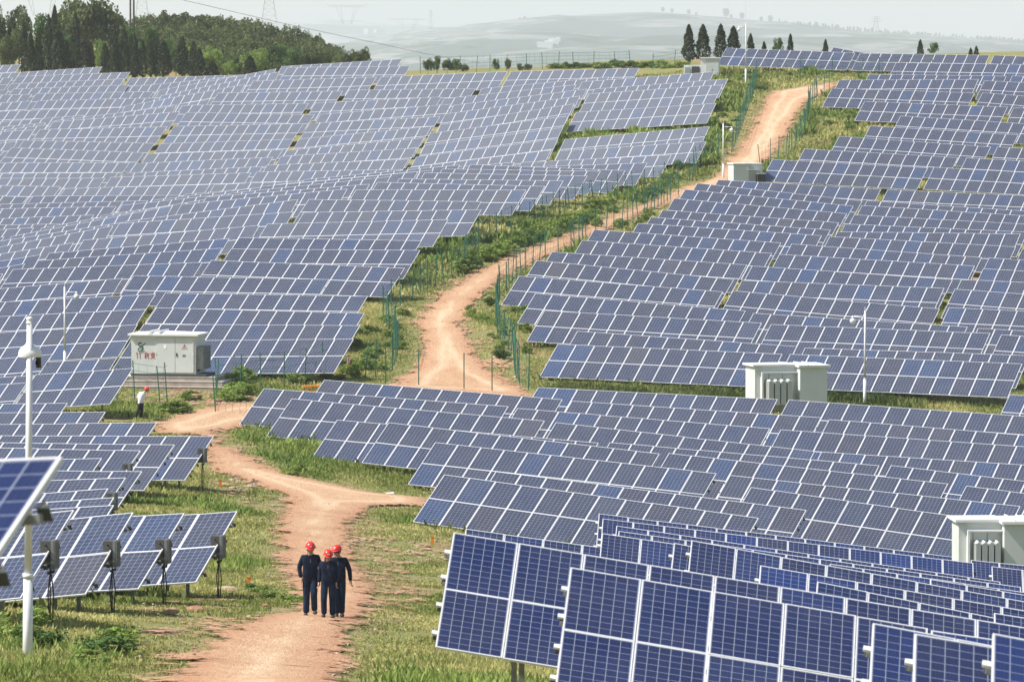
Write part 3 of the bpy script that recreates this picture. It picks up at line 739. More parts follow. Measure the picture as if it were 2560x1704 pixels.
for k,(m_,n_) in enumerate([('leafd',5200),('leafg',5200),('leafy',4200),('leafd',4200),('leafg',4200)]):
    P,ii=broad_pts(nr,n_,1,.5,26); hu=np.clip(nr.random(26)[ii]*.6+nr.random(n_)*.4,0,1); BR.append((leaves('crown',P,.030,M[m_],nr,hue=hu),trunk_mesh(1,.03,4,nr)))
def broad(u,yt,wpx,D,k,label,grp=None,yb=180,name='broadleaf_tree',cat='tree'):
    p=at(u,yb,D); gz=float(H(p.x,p.y)); h=max(1.,at(u,yt,D).z-gz)
    root=empty(name,(p.x,p.y,gz),rnd.random()*6,label=label,cat=cat,group=grp); s=wpx/FX*D/.95
    c=link('crown',BR[k][0],root); c.scale=(s,s,h); t=link('trunk',BR[k][1],root); t.scale=(s*.6,s*.6,h)
broad(232,-30,190,622,3,'largest broadleaf tree at the top left, dense dark crown'); broad(178,-8,95,626,0,'dark broadleaf tree overlapping the left side of the largest tree'); broad(118,28,92,615,4,'round mid green tree left of the largest tree'); broad(48,6,80,640,0,'airy grey green tree near the top left corner'); broad(-8,2,50,600,3,'dark tree at the top left edge of the photo')
broad(28,72,62,583,3,'small olive tree with bare trunk, left of the cypresses'); broad(14,78,40,590,3,'slim olive tree at the left edge below the big trees')
sh=[(95,100,60,1),(172,80,70,1),(250,95,60,4),(300,80,50,0),(255,108,40,2),(330,58,55,4),(378,62,50,1),(420,92,46,1),(462,100,55,2),(530,112,60,2),(520,118,50,2),(590,140,44,1),(575,150,40,2),(650,118,60,2),(690,108,80,1),(735,118,60,4),(628,130,60,2),(780,112,50,3),(812,118,46,3),(440,112,60,1),(345,100,45,4)]
for i,(u,yt,wd,k) in enumerate(sorted(sh)): broad(u,yt,wd,604+3*(i%3),k,'%s green tree in front of the wood, %s from the left'%(('olive','mid','fresh','dull','leafy')[k],ORD[i]),'green trees in front of the wood')
for i,(u,yt,wd) in enumerate([(865,124,36),(888,119,42),(908,112,42)]): broad(u,yt,wd,600,3,'grey green tree standing alone right of the wood, %s of three'%ORD[i],'lone trees right of the wood',yb=170)
for i,(u,yt,wd) in enumerate([(1070,143,30),(1092,138,24),(1118,144,30),(1140,146,30),(1162,158,26),(1240,146,22),(1270,143,20),(1300,158,20),(1320,157,24)]): broad(u,yt,wd,538,3+(i%2),'wild bush behind the ridge fence, %s from the left'%ORD[i],'wild bushes behind the ridge fence',yb=172,name='bush',cat='bush')
broad(1560+905/2.356,92,30,552,4,'loose pale green sapling above the first ridge table',yb=135); broad(1560+1822/2.356,105,30,552,4,'loose bright sapling above the second ridge table',yb=140)
# forest canopy: one far wood
P=[];Hh=[]
for k in range(8):
    for u in np.arange(320 if k>3 else 560-60*k,852,17.):
        u=u+nr.normal(0,5); y=canopy(u,k)+nr.normal(0,3.0); D=612+k*17+nr.normal(0,4); p=at(u,y,D); r=1.5*(.7+.5*nr.random()); n=620
        d=nr.normal(size=(n,3)); d/=np.linalg.norm(d,axis=1)[:,None]; d[:,2]=np.where(d[:,2]<-.4,-d[:,2],d[:,2]); lp=1+.25*np.sin(d[:,0]*5+u)+.25*np.sin(d[:,2]*6+d[:,1]*4)
        q=np.array(p)[None]-np.array([[0,0,r]])+d*r*(.65+.35*nr.random(n)**.5)[:,None]*lp[:,None]*np.array([[1,1,1.15]]); P.append(q); Hh.append(np.clip(nr.random()*.55+nr.random(n)*.4,0,1))
P=np.concatenate(P); link('wood',leaves('wood',P,.17,M['leafd'],nr,hue=np.concatenate(Hh)),label='dense olive green wood covering the rounded hill',kind='stuff')
# trees along the far crest
rg=np.random.default_rng(5); P=[];q=[]
for u in np.concatenate([np.arange(1950,2620,5.5),np.arange(2440,2620,5)]):
    yc=np.interp(u,[a for a,b in C2],[b for a,b in C2]); p=at(u+rg.normal(0,2),yc+2,12480); hh=6+8*rg.random(); n=70; t=rg.random(n); th=rg.random(n)*6.28; rr=3.2*(1-t*.8)*rg.random(n)**.5
    P.append(np.array(p)[None]+np.stack([rr*np.cos(th),rr*np.sin(th),t*hh],1)); q.append(rg.random(n))
link('distant_woodland',leaves('distant_woodland',np.concatenate(P),2.6,M['cyp'],rg,hue=np.concatenate(q)),label='thin line of distant trees along the far crest',kind='stuff')
for i,(u,hh) in enumerate([(1300,3.5),(1312,4),(1330,2),(1657,4.5),(1680,4),(1722,4.5),(1740,3),(1815,8),(1828,4),(1855,6),(1903,4.5),(1926,6)]):
    yc=float(np.interp(u,[a for a,b in C2],[b for a,b in C2])); p=at(u,yc+2,12480); root=empty('distant_tree',p,label='small hazy tree on the far crest, %s from the left'%ORD[i],cat='tree',group='single trees on the far crest')
    c=link('crown',BR[1][0],root); c.scale=(hh*2.6,hh*2.6,hh*3.2); t=link('trunk',BR[1][1],root); t.scale=(hh*2,hh*2,hh*2)
# ---- pylons, poles and the wire ----------------------------------------------------------------------------
def pylon(u,vb,D,h,w,label,kind=0):
    p=at(u,vb,D); root=empty('lattice_pylon',p,label=label,cat='pylon',group='lattice pylons on the horizon'); b=MB(); r=.30
    if kind==0:
        lv=[0,.18,.34,.48,.6,.72,.85,1]
        wd=[w*(1-.78*t) for t in lv]
        for i in range(7):
            for sx in (-1,1):
                for sy in (-1,1):
                    b.tube((sx*wd[i],sy*wd[i],lv[i]*h),(sx*wd[i+1],sy*wd[i+1],lv[i+1]*h),r,n=4); 
                b.tube((sx*wd[i],-wd[i],lv[i]*h),(-sx*wd[i+1],-wd[i+1],lv[i+1]*h),r*.6,n=4)
            b.tube((-wd[i],-wd[i],lv[i]*h),(wd[i],-wd[i],lv[i]*h),r*.6,n=4)
        b.build('tower',M['steel'],root); a=MB()
        for z,l in ((.72,1.6),(.85,1.3),(.97,1.0)): a.tube((-w*l,0,z*h),(w*l,0,z*h),r,n=4); a.tube((-w*l,0,z*h),(0,0,z*h+.05*h),r*.6,n=4); a.tube((w*l,0,z*h),(0,0,z*h+.05*h),r*.6,n=4)
        a.build('crossarm',M['steel'],root)
    else:
        for s in (-1,1):
            q=[(s*w*.45,0,0),(s*w*.75,0,.45*h),(s*w*1.0,0,.9*h)]
            for o in (-.12*w,.12*w):
                for i in range(2): b.tube((q[i][0]+o*(.3+i),0,q[i][2]),(q[i+1][0]+o*(.3+i+1),0,q[i+1][2]),r,n=4)
            for i in range(6): t=i/6; b.tube((s*w*(.45+.55*t)-.1*w,0,t*.9*h),(s*w*(.45+.55*(t+.16))+.1*w,0,(t+.16)*.9*h),r*.6,n=4)
        b.build('tower',M['steel'],root); a=MB(); a.tube((-w*2,0,.9*h),(w*2,0,.9*h),r,n=4); a.tube((-w*1.9,0,.97*h),(w*1.9,0,.97*h),r,n=4)
        for i in range(12): x=-w*1.9+i*w*.32; a.tube((x,0,.9*h),(x+w*.16,0,.97*h),r*.6,n=4)
        a.tube((-w*2,0,.9*h),(-w*2.3,0,1.05*h),r,n=4); a.tube((w*2,0,.9*h),(w*2.3,0,1.05*h),r,n=4); a.build('crossarm',M['steel'],root)
pylon(673,58,6600,48,8.8,'tall hazy pylon above the wooded hill'); pylon(868,60,8400,28,13,'hazy wide-armed pylon left of the saddle',1); pylon(1020,73,10400,19,16,'low hazy double-legged pylon over the saddle',1); pylon(1077,72,10000,32,3.2,'slim hazy pylon just right of the saddle'); pylon(355,60,6600,52,8.4,'hazy pylon behind the twin poles'); pylon(105,40,6000,48,18,'hazy pylon behind the top left trees',1)
pylon(2190,86,9600,30,6,'faint pylon on the right part of the far crest')
for i,(u,l) in enumerate([(326,'left brown utility pole above the wood'),(334.5,'right brown utility pole above the wood')]):
    p=at(u,60,700); b=MB(); b.tube((0,0,-6),(0,0,7),.14,.1,8); b.build('utility_pole',M['bark'],None,label=l,cat='pole',group='twin utility poles').location=p
for u,h,l in [(1744,8,'thin mast on the far crest, left of two'),(1864,11,'tallest thin mast on the far crest'),(1918-60,0,'')]:
    if h: p=at(u,45,12460); b=MB(); b.tube((0,0,-2),(0,0,h*3.5),.8,.3,5); b.build('mast',M['steel'],None,label=l,cat='mast').location=p
b=MB(); W=[at(u,v,D) for u,v,D in [(380,-18,640),(455,0,660),(580,29,680),(700,57,700),(830,85,730),(960,112,770),(1060,134,820),(1200,158,900)]]
for i in range(7): b.tube(W[i],W[i+1],.028,n=4,cap=False)
b.build('overhead_wire',M['cable'],None,label='thin power wire sloping down across the far hills',cat='wire')
# ---- fences and camera poles ------------------------------------------------------------------------------
POST=MB().tube((0,0,-.3),(0,0,1.9),.029,n=6).mesh('post',M['green'])
def fence(pts_,label,step=None,t0=60,hgt=1.0,t1=900):
    P=[hit(u,v,t0,t1) for u,v in pts_]; L=[]
    for i in range(len(P)-1):
        d=np.hypot(*(P[i+1]-P[i])[:2]); n=max(1,int(round(d/step))) if step else 1
        for k in range(n): L.append(P[i]+(P[i+1]-P[i])*k/n)
    L.append(P[-1]); L=[Vector((p[0],p[1],float(H(p[0],p[1])))) for p in L]
    # drop wild jumps
    org=L[0].copy(); root=empty('wire_fence',org,label=label,cat='fence',group='green wire fences')
    for p in L:
        o=link('post',POST,root); o.location=p-org; o.rotation_euler=(R(rnd.gauss(0,2.5)),R(rnd.gauss(0,2.5)),0); o.scale=(1,1,hgt*rnd.uniform(.94,1.05))
    b=MB()
    for a,c in zip(L,L[1:]):
        if (a-c).length>14: continue
        for z in (.25,.65,1.05,1.45,1.8):
            sag=rnd.uniform(-.05,.02); mm=(a+c)/2+Vector((0,0,z*hgt+sag)); b.tube(a+Vector((0,0,z*hgt))-org,mm-org,.011,n=3,cap=False); b.tube(mm-org,c+Vector((0,0,z*hgt))-org,.011,n=3,cap=False)
        n=int((a-c).length/.8)
        for k in range(n): p=a+(c-a)*((k+.5)/n)-org; b.tube(p+Vector((0,0,.2)),p+Vector((0,0,1.75*hgt)),.0065,n=3,cap=False)
    b.build('wire_mesh',M['green'],root); return L
fence([(1892,206),(1880,248),(1862,300),(1852,326),(1840,360),(1829,384),(1765,400),(1724,456),(1659,472),(1583,494),(1499,512),(1425,535),(1370,556),(1320,575),(1254,594),(1196,629),(1160,677),(1129,697),(1088,715),(1031,753),(1001,770),(958,802)],'long green wire fence between the left hillside tables and the road',2.6)
fence([(958,802),(981,840),(997,875),(990,905),(981,927),(938,942),(912,949)],'short green fence corner left of the road bend',2.4)
fence([(2074,232),(2045,245),(2026,268),(2016,326),(1987,374),(1964,397),(1926,410),(1901,420)],'green fence along the right side of the upper road',2.4)
fence([(1696,492),(1676,503),(1645,522),(1609,547),(1583,562),(1554,575),(1514,585),(1465,600),(1428,630),(1364,651),(1314,684),(1280,712),(1266,733),(1250,745)],'green fence along the right side of the middle road',2.6)
fence([(1250,745),(1239,800),(1245,840),(1262,868),(1285,900),(1288,939),(1300,964),(1321,975)],'bent green fence at the right side of the road bend',1.8)
fence([(809,949),(762,962),(710,970),(653,973),(600,980),(542,988)],'green fence along the foot of the left hillside tables')
fence([(418,1007),(400,1010),(337,1000),(292,1012)],'green fence in front of the numbered transformer cabinet')
fence([(539,1034),(541,990)],'two green posts beside the concrete plinth')
fence([(1051,184),(1093,183),(1150,181),(1191,180),(1225,179),(1266,178),(1317,175),(1356,174),(1396,173),(1434,172),(1484,171),(1538,170),(1576,168),(1632,176),(1685,168),(1727,160)],'green fence running along the skyline of the ridge',t0=480,hgt=.85)
fence([(1945,206),(2000,200),(2080,196),(2154,198),(2197,197),(2330,190)],'green fence in front of the ridge tables',t0=400)
for i,(u,v) in enumerate([(1046.7,967),(1160,976),(1230,982),(964,958)]):
    p=hit(u,v,60); o=link('fence_post',POST,None); o.location=p; tag(o,'single green post standing in the road junction, %s of four from the left'%['second','third','fourth','first'][i],'post','posts across the road junction')
def cam_pole(u,vb,vt,side,label,t0=60,D=None,big=False,thick=1):
    p=Vector(hit(u,vb,t0)) if D is None else at(u,vb,D); h=at(u,vt,p.y).z-p.z; root=empty('camera_pole',p,label=label,cat='camera pole',group='white camera poles')
    r=.055*thick; MB().tube((0,0,-.4),(0,0,h*.27),r*1.5,n=14).tube((0,0,h*.27),(0,0,h*.285),r*1.5,r,n=14).tube((0,0,h*.285),(0,0,h),r,r*.85,n=14).ball((0,0,h),r*.95,n=12).tube((0,0,h*.99),(0,0,h+.22),.018,.008,6).build('pole',M['white'],root,True)
    s=side; x=.62; z=h-.25; MB().tube((0,0,z),(s*x,0,z),.028,n=8).tube((0,0,z-.02),(s*.05,0,z-.5),.012,n=6).build('arm',M['white'],root,True)
    MB().tube((s*x,0,z+.03),(s*x,0,z-.12),.05,n=10).ball((s*x,0,z-.25),.15,(1,1,1.1),n=14,z0=-.1).build('camera_housing',M['white'],root,True)
    MB().ball((s*x,0,z-.27),.12,(1,1,1.1),n=12,z1=.2).build('camera_dome',M['white'] if not big else M['lens'],root,True); return root,h
cam_pole(162.5,940,718,1,'white camera pole among the left tables near the transformer')
cam_pole(2162,1012,778,-1,'white camera pole standing among the right slope tables')
cam_pole(1808,449,309,1,'white camera pole beside the left edge of the upper road')
cam_pole(1864.5,216,60,-1,'tall white camera pole on the ridge in front of the tables')
# the big pole at the left: dome camera on its far side
p=Vector(hit(69,1652,60)); h=at(78,800,p.y).z-p.z; root=empty('camera_pole',p,label='large white camera pole in the left foreground grass',cat='camera pole',group='white camera poles')
b=MB().tube((0,0,-.4),(0,0,h*.245),.092,.086,20).tube((0,0,h*.245),(0,0,h*.258),.098,n=20).tube((0,0,h*.258),(0,0,h),.068,.05,20).ball((0,0,h+.02),.062,(1,1,.8),14).tube((0,0,h-.06),(0,0,h-.04),.066,n=16).build('pole',M['white'],root,True); b.rotation_euler=(0,R(.6),0)
MB().ball((.0,.12,h-.62),.185,(1.15,1,1),n=18,z0=-.25).tube((0,.02,h-.45),(0,.2,h-.45),.05).build('camera_housing',M['white'],root,True).location=(.06,0,0)
MB().tube((.16,.1,h-.62),(.16,.1,h-.86),.04,n=8).box((.10,.05,h-.8),(.17,.12,h-.74)).box((.11,.05,h-.86),(.15,.1,h-.6)).build('bracket',M['bark'],root,True).location=(.06,0,0)
# ---- transformer cabinets -----------------------------------------------------------------------------------
def strokes(b,segs,ox,oz,s,y,wd,mi=0):
    for seg in segs:
        for (x0,z0),(x1,z1) in zip(seg,seg[1:]):
            p=Vector((ox+x0*s,y,oz+z0*s)); q=Vector((ox+x1*s,y,oz+z1*s)); d=(q-p).normalized(); n=Vector((-d.z,0,d.x))*wd/2; p-=d*wd*.3; q+=d*wd*.3
            b.add([p-n,q-n,q+n,p+n,p-n+Vector((0,.012,0)),q-n+Vector((0,.012,0)),q+n+Vector((0,.012,0)),p+n+Vector((0,.012,0))],[(0,1,2,3),(7,6,5,4),(0,4,5,1),(1,5,6,2),(2,6,7,3),(3,7,4,0)],mi)
# numbered cabinet on its stepped plinth, left.  local frame: front is -y, x along the front
p=hit(489,968,200); D=p[1]-1.2; s=FX/D
base=at(489,935,D); root=empty('transformer_cabinet',base,R(-11),label='pale grey transformer cabinet with red handwriting on a stepped plinth',cat='transformer cabinet')
W=600/3.681/s/math.cos(R(11)); Ht=352/3.681/s; dep=2.0
MB().box((-W,0,0),(0,dep,Ht)).build('body',M['cabinet'],root)
MB().box((-W-.14,-.16,Ht),(.16,dep+.12,Ht+.09)).add([(-W-.14,-.16,Ht+.09),(.16,-.16,Ht+.09),(.16,dep+.12,Ht+.09),(-W-.14,dep+.12,Ht+.09),(-W*.5,dep/2,Ht+.2)],[(0,1,4),(1,2,4),(2,3,4),(3,0,4)]).build('roof',M['roofw'],root)
MB().box((-W*.72,-.1,Ht+.10),(-W*.69,dep*.9,Ht+.24)).box((-W*.58,-.1,Ht+.10),(-W*.55,dep*.9,Ht+.24)).box((-W*.72,-.12,Ht+.05),(-W*.66,-.165,Ht+.13)).build('roof_rib',M['roofw'],root)
MB().box((-W-.02,-.03,-.13),(.55,dep+.1,0)).build('base_frame',M['seam'],root)
for x0,x1 in ((-W*.615,-W*.318),(-W*.312,-W*.03)):
    o=MB().box((x0,-.035,.07),(x1,.0,Ht-.11)).build('door',M['cabinet'],root); MB().box((x1-.0 if x0<-W*.5 else x0-.006,-.03,.07),(x1+.012 if x0<-W*.5 else x0,-.012,Ht-.11)).build('door_gap',M['seam'],o)
    for z in (.35,Ht*.5,Ht-.4): MB().tube((x0 if x0<-W*.5 else x1,-.045,z),(x0 if x0<-W*.5 else x1,-.045,z+.09),.016,n=6).build('hinge',M['roofw'],o)
MB().box((-W*.30,-.06,Ht*.46),(-W*.28,-.035,Ht*.55)).build('handle',M['seam'],root)
MB().box((-W*.49,-.045,Ht*.66),(-W*.45,-.036,Ht*.76)).build('notice',M['paper'],root)
b=MB(); y=-.045
strokes(b,[[(0,0),(.5,.95),(1,0),(0,0)]],-W*.205,Ht*.66,.25,y,.012); strokes(b,[[(.52,.7),(.42,.42),(.56,.42),(.48,.15)]],-W*.205,Ht*.66,.25,y,.014); b.build('warning_triangle',M['redlet'],root)
b=MB()
for k in range(4): b.box((-W*.2,-.042,Ht*.50-k*.03),(-W*.2+.17-.02*(k%2),-.036,Ht*.50-k*.03+.012))
b.build('label_text',M['seam'],root)
b=MB(); y=-.012; S_=.36; ox=-W*.90; oz=Ht*.615
arc=lambda cx,cz,r,a0,a1,n=8:[(cx+r*math.cos(R(a0+(a1-a0)*i/n)),cz+r*math.sin(R(a0+(a1-a0)*i/n))) for i in range(n+1)]
strokes(b,[arc(.33,.82,.2,60,250),[(.26,.64),(.5,.5)]],ox,oz,S_,y,.055); strokes(b,[[(.02,.12),(.5,.52),(1.1,.95)]],ox,oz,S_,y,.045); strokes(b,[arc(.55,.28,.2,50,-110),[(.68,.43),(.45,.5)]],ox,oz,S_,y,.055)
b.build('logo_mark',M['greenlet'],root); MB().ball((ox+.50*S_,-.0,oz+.98*S_),.045,(1,.3,1),n=12).build('logo_dot',M['redlet'],root)
b=MB(); [b.box((ox+.01+.045*k,-.010,oz-.055),(ox+.046+.045*k,.0,oz-.018-.008*(k%2))) for k in range(8)]; b.build('logo_lettering',M['greenlet'],root)
b=MB(); [b.box((ox+.08+.085*k,-.012,oz-.125),(ox+.115+.085*k,.0,oz-.09)) for k in range(3)]; b.build('small_characters',M['seam'],root)
b=MB(); y=-.014; z=Ht*.40; q=.28; x=-W*.925
strokes(b,[[(0,.85),(.2,1.05),(.2,0)],[(.5,.85),(.72,1.05),(.72,0)],[(1.0,1.15),(1.06,.95)]],x,z,q,y,.022)
strokes(b,[[(0,1),(.45,1)],[(.1,1.1),(.16,.9)],[(.36,1.12),(.3,.92)],[(0,.7),(.35,.7)],[(0,.48),(.35,.48)],[(0,.2),(.38,.2)],[(.18,.85),(.18,.0)],[(.45,.85),(.85,.9)],[(.52,.85),(.5,.3)],[(.72,.88),(.72,-.05)]],x+.43,z,q,y,.020)
strokes(b,[[(.42,1.12),(.46,.98)],[(0,.92),(.9,.95)],[(.2,.88),(.14,.6)],[(.66,.88),(.72,.62)],[(.36,.9),(.36,.66)],[(.54,.9),(.54,.66)],[(.12,.48),(.75,.5),(.45,.2),(0,-.02)],[(.2,.35),(.5,.15),(.95,.0)]],x+.74,z,q,y,.024)
b.build('handwriting',M['redlet'],root)
b=MB(); [b.box((.0+.05*0,.25+.12*k,.25),(.38,.29+.12*k,Ht-.55)) for k in range(12)]; b.box((.02,.2,.22),(.34,1.72,Ht-.6)); b.build('radiator',M['steel'],root)
MB().box((.001,.3,.12),(.012,.9,.5)).build('vent_panel',M['seam'],root)
pr=empty('concrete_plinth',base,R(-11),label='stepped weathered concrete plinth under the numbered transformer cabinet',cat='plinth')
for k,(o_,z0,z1,xr) in enumerate([(.05,-.34,-.131,1.0),(.28,-.60,-.34,1.45),(.52,-1.1,-.60,1.9)]):
    st=MB().box((-W-.3-o_,-o_,z0),(xr,dep+o_,z1-.03)).build('step',M['concrete'],pr); MB().box((-W-.33-o_,-o_-.02,z1-.03),(xr+.02,dep+o_,z1)).build('edge',M['concedge'],st)
def transformer(u,vb,vt,D,rz,label,sc=1.0,fins=4,tw=1.15):
    p=at(u,vb,D); s=FX/D; h=(vb-vt)/s; root=empty('transformer_cabinet',p,R(rz),label=label,cat='transformer cabinet',group='white transformer cabinets'); w=1.9*sc
    # low part behind carries the radiators, the tall cabinet stands at one end
    MB().box((-w,.25,-.3),(0,1.9,h-.03)).build('body',M['cabinet'],root); MB().box((-w-.14,.1,h-.03),(.02,2.0,h+.06)).build('roof',M['roofw'],root)
    c=MB().box((0,-.42,-.3),(tw,1.9,h-.06)).build('cabinet',M['cabinet'],root); MB().box((-.10,-.55,h-.06),(tw+.14,2.0,h+.04)).box((.35,-.5,h+.04),(.4,1.9,h+.1)).box((.75,-.5,h+.04),(.8,1.9,h+.1)).build('roof',M['roofw'],c)
    MB().box((-w+.28,-.02,h-.36),(-.02,.25,h-.30)).box((-w+.28,-.02,-.2),(-w+.36,.25,h-.36)).build('awning',M['roofw'],root)
    x0=-w+.50
    for k in range(fins):
        x=x0+k*.29*sc; f=MB(); 
        for j in range(5): f.box((x+j*.047*sc,-.5,.25),(x+(j*.047+.03)*sc,.08,h-.72))
        f.box((x,-.46,.27),(x+.22*sc,.05,h-.74)).build('radiator',M['cabinet'],root); MB().tube((x+.1,-.5,h-.70),(x+.1,.25,h-.70),.045,n=8).build('pipe',M['roofw'],root)
    for k in (0.33,.66): MB().box((-w+w*k,.235,h*.15),(-w+w*k+.012,.25,h-.4)).build('seam',M['seam'],root)
    MB().box((-w-.05,.1,-1.2),(tw+.05,2.0,-.3)).build('plinth',M['seam'],root); return root
transformer(1994,1022,913,281,14,'white transformer cabinet with four radiators in the centre right gap',1.12,tw=1.4)
transformer(2506,1440,1302,200,4,'white transformer cabinet at the right edge above the close tables',.80,tw=1.3)
# small ones far up
p=at(1753,200,512); root=empty('equipment_cabinet',p,R(-4),label='white double door equipment cabinet on the ridge beside the cypresses',cat='cabinet'); h=(200-146)/FX*512
MB().box((-.05,0,-.6),(1.62,1.6,h)).build('body',M['roofw'],root); MB().box((-.15,-.12,h),(1.72,1.7,h+.08)).build('roof',M['roofw'],root)
for x in (.42,1.0): MB().box((x,-.03,.1),(x+.55,0,h-.1)).build('door',M['cabinet'],root)
MB().box((.985,-.05,.6),(1.0,-.03,1.0)).build('handle',M['seam'],root)
MB().box((-1.55,.1,-.6),(-.06,1.4,h*.68)).build('radiator_housing',M['roofw'],root); b=MB(); [b.box((-1.5+.1*k,-.0,.1),(-1.46+.1*k,.1,h*.62)) for k in range(5)]; b.build('fins',M['cabinet'],root); MB().box((-.85,-.02,.2),(-.15,.1,h*.62)).build('grille',M['seam'],root)
p=at(1834,456,416); root=empty('equipment_cabinet',p,R(12),label='pale green grey equipment cabinet beside the upper road bend',cat='cabinet'); h=(456-411)/FX*416
MB().box((0,0,-.8),(1.15,1.6,h)).build('body',M['cabinet'],root); MB().box((-.08,-.1,h),(1.25,1.7,h+.07)).build('roof',M['roofw'],root)
c=MB().box((1.15,.3,-.8),(2.25,1.6,h)).build('side_cabinet',M['cabinet'],root); MB().box((1.12,.2,h+.0),(2.33,1.7,h+.06)).build('roof',M['roofw'],c)
MB().box((1.0,-.15,h-.42),(1.95,.3,h-.37)).build('awning',M['roofw'],root); b=MB(); [b.box((1.75+.07*k,-.25,-.2),(1.79+.07*k,.3,h-.72)) for k in range(9)]; b.build('radiator',M['dark'],root); MB().box((1.7,-.3,h-.72),(2.4,.3,h-.66)).build('radiator_cap',M['cabinet'],root)
# ---- people -------------------------------------------------------------------------------------------------
M['skin']=mat('skin',(.42,.24,.16),.55); M['navy']=varied('navy_work_cloth',(.0035,.008,.024),(.008,.016,.042),9,.85,.01,spec=.2)
M['navy2']=varied('navy_trouser_cloth',(.006,.014,.036),(.012,.026,.062),9,.85,.01,spec=.2)
M['shoe']=mat('dark_shoe',(.03,.026,.022),.6); M['hair']=mat('dark_hair',(.012,.010,.009),.6); M['hairb']=mat('auburn_hair',(.16,.06,.025),.6)
M['helmet']=mat('red_helmet_plastic',(.72,.035,.025),.22); M['wshirt']=varied('white_shirt_cloth',(.72,.76,.84),(.62,.67,.78),8,.85,.01); M['black']=mat('black_trousers',(.010,.010,.013),.85)
M['strap']=mat('dark_strap',(.02,.02,.02),.6)
def skin(verts,edges,root=0,sub=2):
    """verts: (x,y,z,rx,ry)"""
    me=bpy.data.meshes.new('tmp'); me.from_pydata([v[:3] for v in verts],edges,[]); o=bpy.data.objects.new('tmp',me); COL.objects.link(o)
    sk=o.modifiers.new('s','SKIN'); sk.use_smooth_shade=True; 
    for i,v in enumerate(verts): d=me.skin_vertices[0].data[i]; d.radius=(v[3],v[4] if len(v)>4 else v[3]); d.use_root=(i==root)
    ss=o.modifiers.new('u','SUBSURF'); ss.levels=ss.render_levels=sub
    dg=bpy.context.evaluated_depsgraph_get(); r=bpy.data.meshes.new_from_object(o.evaluated_get(dg)); bpy.data.objects.remove(o); return r
